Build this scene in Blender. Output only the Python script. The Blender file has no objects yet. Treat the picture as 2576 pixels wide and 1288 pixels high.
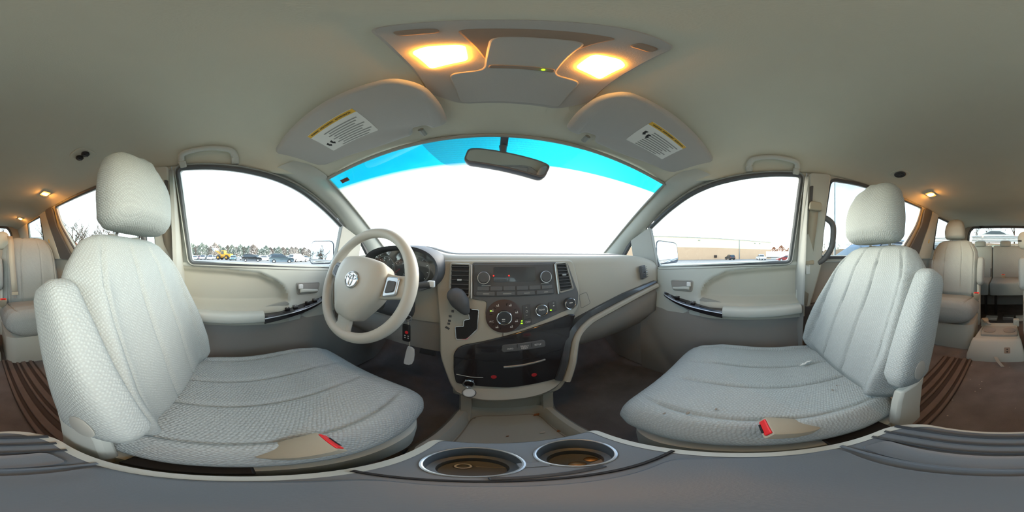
import bpy, bmesh, math, random
from mathutils import Vector, Matrix, Euler
random.seed(7)
R = math.radians
sc = bpy.context.scene
col = sc.collection

# ---------------------------------------------------------------- camera
cd = bpy.data.cameras.new('camera')
cd.type = 'PANO'
try:
    cd.panorama_type = 'EQUIRECTANGULAR'
except Exception:
    cd.cycles.panorama_type = 'EQUIRECTANGULAR'
cd.clip_start = 0.01
cd.clip_end = 1000
cam = bpy.data.objects.new('camera', cd)
cam.location = (-0.035, 0, 0.80)
cam.rotation_euler = (R(90), 0, R(-6.99))
col.objects.link(cam)
sc.camera = cam

# ---------------------------------------------------------------- sky
SKY = 0.62
world = bpy.data.worlds.new('sky')
sc.world = world
world.use_nodes = True
nt = world.node_tree
nt.nodes.clear()
N = nt.nodes.new
out = N('ShaderNodeOutputWorld')
bg = N('ShaderNodeBackground')
sky = N('ShaderNodeTexSky')
sky.sky_type = 'NISHITA'
sky.sun_disc = False
sky.sun_elevation = R(20)
sky.sun_rotation = R(30)
sky.air_density = 1.0
sky.dust_density = 1.2
tc = N('ShaderNodeTexCoord')
mp = N('ShaderNodeMapping')
mp.inputs['Scale'].default_value = (1.0, 1.0, 2.6)
no = N('ShaderNodeTexNoise')
no.inputs['Scale'].default_value = 2.2
no.inputs['Detail'].default_value = 6
rp = N('ShaderNodeValToRGB')
rp.color_ramp.elements[0].position = 0.36
rp.color_ramp.elements[1].position = 0.66
bw = N('ShaderNodeRGBToBW')
cl = N('ShaderNodeMix'); cl.data_type = 'RGBA'
mul = N('ShaderNodeMix'); mul.data_type = 'RGBA'; mul.blend_type = 'MULTIPLY'; mul.inputs['Factor'].default_value = 1
mul.inputs['B'].default_value = (1.18, 1.30, 1.38, 1)
lk = nt.links.new
lk(tc.outputs['Generated'], mp.inputs['Vector']); lk(mp.outputs[0], no.inputs['Vector'])
lk(no.outputs['Fac'], rp.inputs['Fac'])
lk(sky.outputs[0], bw.inputs[0]); lk(bw.outputs[0], mul.inputs['A'])
lk(rp.outputs['Color'], cl.inputs['Factor']); lk(sky.outputs[0], cl.inputs['A']); lk(mul.outputs['Result'], cl.inputs['B'])
lk(cl.outputs['Result'], bg.inputs['Color']); lk(bg.outputs[0], out.inputs['Surface'])
bg.inputs['Strength'].default_value = SKY

vs = sc.view_settings
vs.view_transform = 'Standard'; vs.look = 'None'; vs.exposure = 0.85; vs.gamma = 1.0
vs.use_curve_mapping = False
cy = sc.cycles
cy.use_denoising = True
cy.max_bounces = 14; cy.diffuse_bounces = 7; cy.glossy_bounces = 4
cy.transparent_max_bounces = 16; cy.transmission_bounces = 6
cy.caustics_reflective = False; cy.caustics_refractive = False
cy.sample_clamp_indirect = 6.0

# ---------------------------------------------------------------- materials
def lin(c):
    return tuple(((v/255)/12.92 if v/255 <= .04045 else ((v/255+.055)/1.055)**2.4) for v in c)
MATS = {}
def mat(name, c, rough=.6, metal=0, bump=0, bscale=300, var=0, vscale=6, kind='noise', spec=.5, emit=None, estr=0, coat=0):
    m = bpy.data.materials.new(name); m.use_nodes = True
    t = m.node_tree; b = t.nodes['Principled BSDF']
    b.inputs['Base Color'].default_value = (*lin(c), 1)
    b.inputs['Roughness'].default_value = rough; b.inputs['Metallic'].default_value = metal
    b.inputs['Specular IOR Level'].default_value = spec
    b.inputs['Coat Weight'].default_value = coat
    if emit:
        b.inputs['Emission Color'].default_value = (*lin(emit), 1); b.inputs['Emission Strength'].default_value = estr
    L = t.links.new
    if bump or var:
        co = t.nodes.new('ShaderNodeTexCoord')
    if bump:
        if kind == 'weave':
            mpn = t.nodes.new('ShaderNodeMapping'); mpn.inputs['Rotation'].default_value = (R(38), R(32), R(30))
            tx = t.nodes.new('ShaderNodeTexVoronoi'); tx.inputs['Scale'].default_value = bscale; tx.inputs['Randomness'].default_value = .28
            L(co.outputs['Object'], mpn.inputs['Vector']); L(mpn.outputs[0], tx.inputs['Vector']); h = tx.outputs['Distance']
        else:
            tx = t.nodes.new('ShaderNodeTexNoise'); tx.inputs['Scale'].default_value = bscale; tx.inputs['Detail'].default_value = 3
            L(co.outputs['Object'], tx.inputs['Vector']); h = tx.outputs['Fac']
        bp = t.nodes.new('ShaderNodeBump'); bp.inputs['Strength'].default_value = bump; bp.inputs['Distance'].default_value = .003
        if kind == 'weave': bp.invert = True
        L(h, bp.inputs['Height']); L(bp.outputs[0], b.inputs['Normal'])
    if var:
        n2 = t.nodes.new('ShaderNodeTexNoise'); n2.inputs['Scale'].default_value = vscale; n2.inputs['Detail'].default_value = 5
        r2 = t.nodes.new('ShaderNodeMapRange'); r2.inputs['From Min'].default_value = .3; r2.inputs['From Max'].default_value = .7
        r2.inputs['To Min'].default_value = 1-var; r2.inputs['To Max'].default_value = 1+var*.6
        mx = t.nodes.new('ShaderNodeMix'); mx.data_type = 'RGBA'; mx.blend_type = 'MULTIPLY'; mx.inputs['Factor'].default_value = 1
        mx.inputs['A'].default_value = (*lin(c), 1)
        L(co.outputs['Object'], n2.inputs['Vector']); L(n2.outputs['Fac'], r2.inputs['Value']); L(r2.outputs[0], mx.inputs['B'])
        if kind == 'weave' and bump:
            r3 = t.nodes.new('ShaderNodeMapRange'); r3.inputs['From Max'].default_value = .55; r3.inputs['To Min'].default_value = 1.03; r3.inputs['To Max'].default_value = .80
            m3 = t.nodes.new('ShaderNodeMix'); m3.data_type = 'RGBA'; m3.blend_type = 'MULTIPLY'; m3.inputs['Factor'].default_value = 1
            L(h, r3.inputs['Value']); L(mx.outputs['Result'], m3.inputs['A']); L(r3.outputs[0], m3.inputs['B']); L(m3.outputs['Result'], b.inputs['Base Color'])
        else:
            L(mx.outputs['Result'], b.inputs['Base Color'])
    MATS[name] = m
    return m
def glass(name, tint=(1, 1, 1), refl=.06, band=False):
    m = bpy.data.materials.new(name); m.use_nodes = True
    t = m.node_tree; t.nodes.clear(); L = t.links.new
    o = t.nodes.new('ShaderNodeOutputMaterial'); mx = t.nodes.new('ShaderNodeMixShader')
    tr = t.nodes.new('ShaderNodeBsdfTransparent'); gl = t.nodes.new('ShaderNodeBsdfGlossy'); gl.inputs['Roughness'].default_value = .02
    tr.inputs['Color'].default_value = (*tint, 1); mx.inputs['Fac'].default_value = refl
    if band:      # blue shade band along the top of the windscreen
        uv = t.nodes.new('ShaderNodeUVMap'); uv.uv_map = 'UVMap'
        sp = t.nodes.new('ShaderNodeSeparateXYZ'); mr = t.nodes.new('ShaderNodeMapRange')
        mr.inputs['From Min'].default_value = .135; mr.inputs['From Max'].default_value = .17
        mi = t.nodes.new('ShaderNodeMix'); mi.data_type = 'RGBA'
        mi.inputs['A'].default_value = (.006, .30, .36, 1); mi.inputs['B'].default_value = (*tint, 1)
        L(uv.outputs[0], sp.inputs[0]); L(sp.outputs['Y'], mr.inputs['Value']); L(mr.outputs[0], mi.inputs['Factor']); L(mi.outputs['Result'], tr.inputs['Color'])
    L(tr.outputs[0], mx.inputs[1]); L(gl.outputs[0], mx.inputs[2]); L(mx.outputs[0], o.inputs['Surface'])
    MATS[name] = m
    return m
mat('fabric', (164, 171, 169), .95, bump=.5, bscale=230, var=.05, vscale=5, kind='weave', spec=.15)
mat('fabric_insert', (184, 192, 190), .95, bump=.6, bscale=190, var=.06, vscale=5, kind='weave', spec=.15)
mat('fabric_worn', (184, 190, 187), .95, bump=1.0, bscale=165, var=.08, vscale=5, kind='weave', spec=.15)
mat('headliner', (208, 208, 192), .95, bump=.1, bscale=600, var=.02, spec=.1)
mat('visor', (180, 179, 174), .9, bump=.1, bscale=500, spec=.15)
mat('trim', (188, 192, 184), .6, bump=.06, bscale=700, var=.02)
mat('trim_warm', (178, 176, 162), .62, bump=.06, bscale=700, var=.02)
mat('trim_grey', (156, 157, 150), .65, bump=.06, bscale=700, var=.03)
mat('door_low', (146, 144, 139), .75, bump=.08, bscale=500, var=.04)
mat('dash_face', (174, 172, 160), .6, bump=.08, bscale=600, var=.02)
mat('dash_top', (134, 134, 130), .75, bump=.08, bscale=600)
mat('wheel_skin', (182, 179, 168), .5, bump=.05, bscale=900, spec=.4)
mat('charcoal', (78, 80, 82), .6, bump=.05, bscale=700)
mat('panel_grey', (92, 95, 97), .5)
mat('gloss_dark', (40, 38, 40), .12, coat=.6)
mat('gloss_panel', (64, 68, 72), .18, coat=.5)
mat('console_top', (104, 112, 118), .36, bump=.06, bscale=500, var=.04)
mat('black', (24, 24, 26), .6)
mat('rubber', (84, 88, 90), .7)
mat('chrome', (225, 226, 228), .12, metal=1)
mat('silver', (190, 192, 192), .3, metal=.8)
mat('carpet', (126, 121, 119), 1.0, bump=.9, bscale=400, var=.2, vscale=9, spec=.05)
mat('rail_base', (66, 56, 52), .6)
mat('rail', (112, 98, 90), .6, var=.1, vscale=20)
mat('red_button', (232, 40, 44), .4)
mat('white_print', (222, 224, 222), .6)
mat('white_cap', (214, 220, 220), .4)
mat('label_white', (226, 228, 222), .5)
mat('label_yellow', (222, 178, 60), .5)
mat('ink', (40, 42, 42), .7)
mat('ink_grey', (150, 152, 148), .7)
mat('amber_print', (120, 60, 44), .5)
mat('dial', (70, 54, 50), .5)
mat('led_green', (60, 200, 30), .4, emit=(150, 255, 30), estr=1.6)
mat('led_red', (200, 30, 30), .4, emit=(255, 40, 30), estr=1.3)
mat('led_red_dim', (96, 34, 38), .4, emit=(200, 30, 36), estr=.08)
mat('lcd', (190, 205, 210), .4, emit=(215, 230, 235), estr=.7)
mat('lamp_lens', (255, 235, 180), .3, emit=(255, 160, 50), estr=22)
mat('lamp_core', (255, 245, 220), .3, emit=(255, 205, 120), estr=90)
mat('lamp_small', (255, 235, 200), .3, emit=(255, 165, 70), estr=330)
mat('console_dark', (150, 132, 116), .7)
mat('belt', (176, 172, 156), .85, bump=.4, bscale=900)
mat('buckle', (176, 168, 148), .5)
mat('mirror', (225, 230, 232), .02, metal=1)
mat('mirror_shell', (92, 96, 104), .5)
mat('tag_paper', (205, 206, 206), .7)
mat('string', (186, 178, 160), .9)
mat('stain', (138, 132, 120), .9)
mat('debris', (196, 188, 174), .8)
mat('leaf', (150, 96, 58), .8)
mat('coin', (150, 120, 84), .35, metal=.8)
mat('asphalt', (150, 147, 142), .95, bump=.3, bscale=6, var=.1, vscale=.15)
mat('wall_peach', (206, 172, 140), .9, var=.03, vscale=.4)
mat('wall_cream', (232, 224, 188), .9, var=.02, vscale=.4)
mat('bark', (62, 52, 46), .95)
mat('bark_pale', (86, 74, 66), .95)
mat('evergreen', (74, 82, 62), .95)
mat('autumn', (150, 96, 66), .95)
mat('hazed_green', (122, 132, 122), .95)  # foliage paled, distance haze put into the base colour
mat('hazed_brown', (150, 140, 132), .95)  # brown twin, also muted to carry haze in its colour
mat('brush', (112, 96, 80), .95)
mat('tyre', (36, 36, 38), .85)
mat('hubcap', (196, 198, 200), .35, metal=.7)
mat('car_glass', (44, 54, 60), .08, coat=.5)
mat('loader_yellow', (226, 160, 40), .5)
mat('tail_red', (196, 30, 34), .3)
mat('lamp_clear', (225, 228, 230), .15)
for n_, c_ in [('black', (34, 38, 40)), ('silver', (176, 182, 186)), ('white', (232, 234, 234)), ('slate', (78, 96, 104)), ('navy', (50, 66, 92)), ('red', (150, 44, 44)), ('grey', (118, 124, 128)), ('teal', (86, 120, 126))]:
    mat('paint_'+n_, c_, .22, coat=.8)
glass('pane_clear', (.96, .98, .97), .05)
glass('pane_rear', (.80, .84, .82), .06)
glass('pane_screen', (.97, .99, .98), .05, band=True)
def frit():
    m = bpy.data.materials.new('frit'); m.use_nodes = True
    t = m.node_tree; t.nodes.clear(); L = t.links.new
    o = t.nodes.new('ShaderNodeOutputMaterial'); mx = t.nodes.new('ShaderNodeMixShader')
    tr = t.nodes.new('ShaderNodeBsdfTransparent'); df = t.nodes.new('ShaderNodeBsdfDiffuse'); df.inputs['Color'].default_value = (.12, .13, .14, 1)
    uv = t.nodes.new('ShaderNodeTexCoord'); vo = t.nodes.new('ShaderNodeTexVoronoi'); vo.inputs['Scale'].default_value = 260; vo.inputs['Randomness'].default_value = 0
    gt = t.nodes.new('ShaderNodeMapRange'); gt.inputs['From Max'].default_value = .6; gt.inputs['To Min'].default_value = .62; gt.inputs['To Max'].default_value = .40
    L(uv.outputs['Object'], vo.inputs['Vector']); L(vo.outputs['Distance'], gt.inputs[0]); L(gt.outputs[0], mx.inputs['Fac'])
    L(tr.outputs[0], mx.inputs[1]); L(df.outputs[0], mx.inputs[2]); L(mx.outputs[0], o.inputs['Surface'])
    MATS['frit'] = m
frit()

# ---------------------------------------------------------------- helpers
OFF = {}
def tag(o, label=None, cat=None, group=None, kind=None):
    if label: o['label'] = label
    if cat: o['category'] = cat
    if group: o['group'] = group
    if kind: o['kind'] = kind
    return o
def root(name, loc=(0, 0, 0), label=None, cat=None, group=None, rot=(0, 0, 0), world=False, kind=None):
    o = bpy.data.objects.new(name, None); col.objects.link(o)
    o.location = loc; o.rotation_euler = rot; o.empty_display_size = .05
    OFF[o] = Vector(loc) if world else Vector((0, 0, 0))
    return tag(o, label, cat, group, kind)
def link(name, me, parent=None):
    o = bpy.data.objects.new(name, me); col.objects.link(o)
    if parent is not None:
        o.parent = parent; OFF[o] = OFF[parent]
    else:
        OFF[o] = Vector((0, 0, 0))
    return o
class MB:
    def __init__(s): s.v = []; s.f = []
    def add(s, V, F, M=None):
        n = len(s.v)
        s.v += [tuple(M @ Vector(p)) if M else tuple(p) for p in V]
        s.f += [tuple(i+n for i in f) for f in F]
        return s
    def box(s, c, d, rot=None):
        x, y, z = d[0]/2, d[1]/2, d[2]/2
        V = [(-x,-y,-z),(x,-y,-z),(x,y,-z),(-x,y,-z),(-x,-y,z),(x,-y,z),(x,y,z),(-x,y,z)]
        F = [(0,3,2,1),(4,5,6,7),(0,1,5,4),(1,2,6,5),(2,3,7,6),(3,0,4,7)]
        M = Matrix.Translation(c)
        if rot: M = M @ Euler([R(a) for a in rot]).to_matrix().to_4x4()
        return s.add(V, F, M)
    def loft(s, rings, cap=True, closed=True):
        n = len(rings[0]); V = [p for r in rings for p in r]; F = []
        for i in range(len(rings)-1):
            for j in range(n if closed else n-1):
                k = (j+1) % n
                F.append((i*n+j, i*n+k, (i+1)*n+k, (i+1)*n+j))
        if cap and closed:
            F.append(tuple(range(n-1, -1, -1))); F.append(tuple((len(rings)-1)*n+j for j in range(n)))
        return s.add(V, F)
    def tube(s, path, r, n=10, cap=True):
        P = [Vector(p) for p in path]; rings = []; up = None
        for i, p in enumerate(P):
            a = P[max(i-1, 0)]; b = P[min(i+1, len(P)-1)]
            t = (b-a).normalized()
            if up is None:
                up = Vector((0, 0, 1)) if abs(t.z) < .9 else Vector((1, 0, 0))
            x = t.cross(up).normalized(); up = x.cross(t).normalized()
            rr = r[i] if isinstance(r, (list, tuple)) else r
            rings.append([p + (x*math.cos(2*math.pi*k/n) + up*math.sin(2*math.pi*k/n))*rr for k in range(n)])
        return s.loft(rings, cap)
    def lathe(s, prof, n=24, M=None):
        V = []; F = []
        for (r, z) in prof:
            V += [(r*math.cos(2*math.pi*k/n), r*math.sin(2*math.pi*k/n), z) for k in range(n)]
        for i in range(len(prof)-1):
            for k in range(n):
                q = (k+1) % n
                F.append((i*n+k, i*n+q, (i+1)*n+q, (i+1)*n+k))
        F.append(tuple(range(n-1, -1, -1))); F.append(tuple((len(prof)-1)*n+k for k in range(n)))
        return s.add(V, F, M)
    def prism(s, pts, fn, a, b):
        n = len(pts)
        V = [fn(p, q, a) for p, q in pts]+[fn(p, q, b) for p, q in pts]
        F = [tuple(range(n)), tuple(range(2*n-1, n-1, -1))]+[(i, i+n, (i+1) % n+n, (i+1) % n) for i in range(n)]
        return s.add(V, F)
    def torus(s, R0, r, n=40, m=12, M=None, sx=1, sy=1):
        V = []; F = []
        for i in range(n):
            a = 2*math.pi*i/n
            for j in range(m):
                b = 2*math.pi*j/m
                V.append(((R0+r*math.cos(b))*math.cos(a)*sx, (R0+r*math.cos(b))*math.sin(a)*sy, r*math.sin(b)))
        for i in range(n):
            for j in range(m):
                F.append((i*m+j, ((i+1) % n)*m+j, ((i+1) % n)*m+(j+1) % m, i*m+(j+1) % m))
        return s.add(V, F, M)
    def build(s, name, m, parent=None, smooth=True, bevel=0, seg=2, angle=38, solid=0, sub=0):
        off = OFF.get(parent, Vector((0, 0, 0))) if parent is not None else Vector((0, 0, 0))
        me = bpy.data.meshes.new(name)
        me.from_pydata([tuple(Vector(p)-off) for p in s.v], [], s.f)
        if max((max(f) for f in s.f), default=0) >= len(s.v): raise ValueError('bad index in '+name)
        bm = bmesh.new(); bm.from_mesh(me)
        lv_ = [v for v in bm.verts if not v.link_faces]
        if lv_: bmesh.ops.delete(bm, geom=lv_, context='VERTS')
        bmesh.ops.recalc_face_normals(bm, faces=bm.faces); bm.to_mesh(me); bm.free()
        me.materials.append(MATS[m] if isinstance(m, str) else m)
        o = link(name, me, parent)
        if smooth:
            me.polygons.foreach_set('use_smooth', [True]*len(me.polygons))
            try: me.set_sharp_from_angle(angle=R(angle))
            except Exception: pass
        if solid:
            md = o.modifiers.new('solid', 'SOLIDIFY'); md.thickness = abs(solid); md.offset = 1 if solid > 0 else -1
        if sub:
            md = o.modifiers.new('sub', 'SUBSURF'); md.levels = sub; md.render_levels = sub
        if bevel:
            md = o.modifiers.new('bevel', 'BEVEL'); md.width = bevel; md.segments = seg; md.limit_method = 'ANGLE'; md.angle_limit = R(35)
        return o
def rpoly(pts, r=.02, n=5):
    out = []; N_ = len(pts)
    for i, p in enumerate(pts):
        rr = p[2] if len(p) > 2 else r
        p = Vector(p[:2]); a = Vector(pts[i-1][:2]); b = Vector(pts[(i+1) % N_][:2])
        da = (a-p); db = (b-p)
        if rr <= 0: out.append((p.x, p.y)); continue
        rr = min(rr, da.length*.45, db.length*.45)
        A = p+da.normalized()*rr; B = p+db.normalized()*rr
        for k in range(n+1):
            t = k/n
            q = A*(1-t)**2+p*2*t*(1-t)+B*t*t
            out.append((q.x, q.y))
    return out
def grow(pts, d):
    n = len(pts); area = sum(pts[i-1][0]*pts[i][1]-pts[i][0]*pts[i-1][1] for i in range(n))
    sg = 1 if area > 0 else -1; out = []
    for i in range(n):
        a = Vector(pts[i-1]); p = Vector(pts[i]); b = Vector(pts[(i+1) % n])
        e1 = (p-a); e2 = (b-p)
        if e1.length < 1e-7: e1 = e2
        if e2.length < 1e-7: e2 = e1
        e1 = e1.normalized(); e2 = e2.normalized()
        n1 = Vector((e1.y, -e1.x)); n2 = Vector((e2.y, -e2.x)); m = n1+n2
        if m.length < 1e-5: m = n1
        m.normalize(); out.append(tuple(p+m*(d*sg/max(.5, m.dot(n1)))))
    return out
def holed(outer, holes):
    bm = bmesh.new(); E_ = []
    for lp in [outer]+holes:
        vs_ = [bm.verts.new((p[0], p[1], 0)) for p in lp]
        E_ += [bm.edges.new((vs_[i], vs_[(i+1) % len(vs_)])) for i in range(len(vs_))]
    bmesh.ops.triangle_fill(bm, use_beauty=True, use_dissolve=False, edges=E_)
    bm.verts.ensure_lookup_table(); bm.verts.index_update()
    V = [(v.co.x, v.co.y) for v in bm.verts]; F = [tuple(v.index for v in f.verts) for f in bm.faces]
    bm.free()
    return V, F
def lerp(t, xs, ys):
    if t <= xs[0]: return ys[0]
    for i in range(len(xs)-1):
        if t <= xs[i+1]:
            k = (t-xs[i])/(xs[i+1]-xs[i]); k = k*k*(3-2*k)*.4+k*.6
            return ys[i]+(ys[i+1]-ys[i])*k
    return ys[-1]
def spline(pts, n=8):
    P = [Vector(p) for p in pts]; out = []
    for i in range(len(P)-1):
        a = P[max(i-1, 0)]; b = P[i]; c = P[i+1]; d = P[min(i+2, len(P)-1)]
        for k in range(n):
            t = k/n
            out.append(.5*((2*b)+(c-a)*t+(2*a-5*b+4*c-d)*t*t+(3*b-a-3*c+d)*t**3))
    out.append(P[-1])
    return out
def text(name, body, size, m, parent, M, align='CENTER', ext=.0003):
    cu = bpy.data.curves.new(name, 'FONT'); cu.body = body; cu.size = size; cu.align_x = align; cu.align_y = 'CENTER'; cu.extrude = ext; cu.resolution_u = 2
    t = bpy.data.objects.new('tmp', cu); col.objects.link(t)
    dg = bpy.context.evaluated_depsgraph_get(); dg.update()
    me = bpy.data.meshes.new_from_object(t.evaluated_get(dg)); me.name = name
    bpy.data.objects.remove(t); bpy.data.curves.remove(cu)
    off = OFF.get(parent, Vector((0, 0, 0)))
    me.transform(Matrix.Translation(-off) @ M)
    me.materials.clear(); me.materials.append(MATS[m])
    return link(name, me, parent)
def frame(o, x, y):
    x = Vector(x).normalized(); z = x.cross(Vector(y)).normalized(); y = z.cross(x)
    return Matrix(((x.x, y.x, z.x, o[0]), (x.y, y.y, z.y, o[1]), (x.z, y.z, z.z, o[2]), (0, 0, 0, 1)))
def copy_tree(o, parent=None, depth=0):
    c = o.copy(); col.objects.link(c)
    if parent is not None: c.parent = parent
    for ch in list(o.children): copy_tree(ch, c)
    return c

# ================================================================ the shell of the van
def XG(z):                       # half width of the cabin at height z
    return .76-.24*(z-.77) if z > .77 else .76+.02*min(1, (.77-z)/.2)
ROOF = [(-2.62, 1.235), (-1.2, 1.24), (-.4, 1.222), (-.2, 1.205), (0, 1.185), (.155, 1.16), (.27, 1.13), (.37, 1.085)]
def zedge(y):
    return lerp(y, [p[0] for p in ROOF], [p[1] for p in ROOF])
def zmid(y):
    return lerp(y, [-2.62, -2.0, -.5, -.1, .1, .43], [1.285, 1.31, 1.305, 1.285, 1.266, 1.192])
# floor ---------------------------------------------------------
mb = MB(); V = []; F = []
ys = [-2.62+i*(3.75/60) for i in range(61)]; xs = [-.8+i*(1.6/40) for i in range(41)]
for y in ys:
    for x in xs:
        z = 0
        if y > .85: z = (y-.85)*.9
        V.append((x, y, z))
for i in range(60):
    for j in range(40):
        a = i*41+j; F.append((a, a+1, a+42, a+41))
floor = mb.add(V, F).build('floor', 'carpet')
bm = bmesh.new(); bm.from_mesh(floor.data); bm.normal_update()
if sum(f.normal.z for f in bm.faces) < 0: bmesh.ops.reverse_faces(bm, faces=bm.faces)
bm.to_mesh(floor.data); bm.free()
md = floor.modifiers.new('solid', 'SOLIDIFY'); md.thickness = .03; md.offset = -1
tag(floor, 'dark worn carpet on the floor of the cabin', kind='structure')
for s in (1, -1):
    MB().box((s*.275, -.60, .004), (.20, .90, .008)).build('rail_bed', 'rail_base', floor)
    for x, w in ((.185, .016), (.222, .030), (.268, .014), (.305, .030), (.352, .022)):
        MB().box((s*x, -.60, .009), (w, .90, .018)).build('floor_rail', 'rail', floor, bevel=.004)
# ceiling --------------------------------------------------------
V = []; F = []; nu, nv = 64, 70
for i in range(nv+1):
    v = i/nv; v = v**1.25
    for j in range(nu+1):
        u = math.sin(math.pi/2*(-1+2*j/nu))*.6+(-1+2*j/nu)*.4
        yc = .43+(-2.62-.43)*v
        hw = lerp(yc, [-2.62, -.4, .1, .3, .43], [XG(zedge(-2.62)), XG(zedge(-.4)), XG(zedge(.1)), .628, .60])
        x = u*hw
        y = yc-.07*(x/.6)**2*max(0, 1-v*6)
        ze = zedge(yc) if yc < .2 else lerp(yc, [.2, .43], [zedge(.2), 1.147])
        e = lerp(yc, [-2.6, -.3, .1, .33, .43], [7, 8, 11, 11, 3.6])
        z = ze+(zmid(yc)-ze)*(1-abs(u)**e)
        V.append((x, y, z))
for i in range(nv):
    for j in range(nu):
        a = i*(nu+1)+j; F.append((a, a+1, a+nu+2, a+nu+1))
ceil = MB().add(V, F).build('ceiling', 'headliner', smooth=True)
md = ceil.modifiers.new('solid', 'SOLIDIFY'); md.thickness = .03; md.offset = 1
bm = bmesh.new(); bm.from_mesh(ceil.data)
bm.normal_update()
if sum(f.normal.z for f in bm.faces) < 0: bmesh.ops.reverse_faces(bm, faces=bm.faces)
bm.to_mesh(ceil.data); bm.free()
tag(ceil, 'beige cloth headliner over the whole cabin', kind='structure')

# windscreen -----------------------------------------------------
def WS(u, t):                    # u -1..1 across, t 0 (top) .. 1 (base)
    xt = .605*u; xb = .715*u
    p = Vector((xt, .43-.07*u*u, 1.192-.047*u*u)); q = Vector((xb, 1.105-.15*u*u, .79))
    r = p.lerp(q, t); b = math.sin(math.pi*t)*.02*(1-u*u)
    return r+Vector((0, b, b))
V = []; F = []; nu, nt_ = 32, 20
for i in range(nt_+1):
    for j in range(nu+1): V.append(WS(-1+2*j/nu, i/nt_))
for i in range(nt_):
    for j in range(nu):
        a = i*(nu+1)+j; F.append((a, a+1, a+nu+2, a+nu+1))
ws = MB().add(V, F).build('window_1', 'pane_screen')
uvl = ws.data.uv_layers.new(name='UVMap')
for lp in ws.data.loops:
    i, j = divmod(lp.vertex_index, nu+1); u = -1+2*j/nu
    uvl.data[lp.index].uv = (j/nu, i/nt_+.045*u*u)
tag(ws, 'wide curved windscreen with a blue shade band along its top', kind='structure')
V = []; F = []
for i in range(9):
    t = i/8*.16; w = .235-.055*(i/8)**1.5-(0.03*max(0, i/8-.85)/.15)
    for j in range(13):
        u = (-1+2*j/12)*w/.62
        V.append(WS(u, t)-Vector((0, .004, .002)))
for i in range(8):
    for j in range(12):
        a = i*13+j; F.append((a, a+1, a+14, a+13))
MB().add(V, F).build('dotted_shade', 'frit', ws)
rim = [WS(-1+2*j/40, 0) for j in range(41)]
MB().tube([p+Vector((0, -.004, -.002)) for p in rim], .007, 8).build('seal', 'trim_grey', ws)
for u in (-1, 1):
    MB().tube([WS(u, i/16)+Vector((-u*.004, -.004, 0)) for i in range(17)], .006, 8).build('seal', 'trim_grey', ws)
MB().loft([[WS(u+d, .05)-Vector((0, .006, .003)), WS(u+d, .075)-Vector((0, .006, .003))] for u in (-.93,) for d in (0, .03, .06)], closed=False, cap=False).build('sticker', 'amber_print', ws, solid=.001)

# side glass outlines in (y, z) ----------------------------------
GF = rpoly([(-.228, 1.187, .02), (-.214, .955, .01), (-.20, .775, .015), (.08, .764, .02), (.48, .742, .012), (.507, .83, .02), (.52, .945, .012), (.40, 1.022, .06), (.268, 1.093, .06), (.155, 1.132, .06), (.006, 1.162, .06), (-.115, 1.178, .05)], n=5)
GS = rpoly([(-.388, 1.193, .03), (-.375, .80, .02), (-1.02, .80, .03), (-1.07, .87, .05), (-1.125, .95, .08), (-1.205, 1.08, .06), (-1.225, 1.222, .02), (-.84, 1.214, .06), (-.55, 1.208, .06)], n=5)
GQ = rpoly([(-1.60, 1.214, .02), (-1.635, 1.0, .03), (-1.66, .88, .04), (-2.18, .88, .03), (-2.10, 1.05, .04), (-2.035, 1.222, .02)], n=5)
def side3(s, off=0):
    return lambda p, q, d=0: (s*(XG(q)-off+d), p, q)
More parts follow.
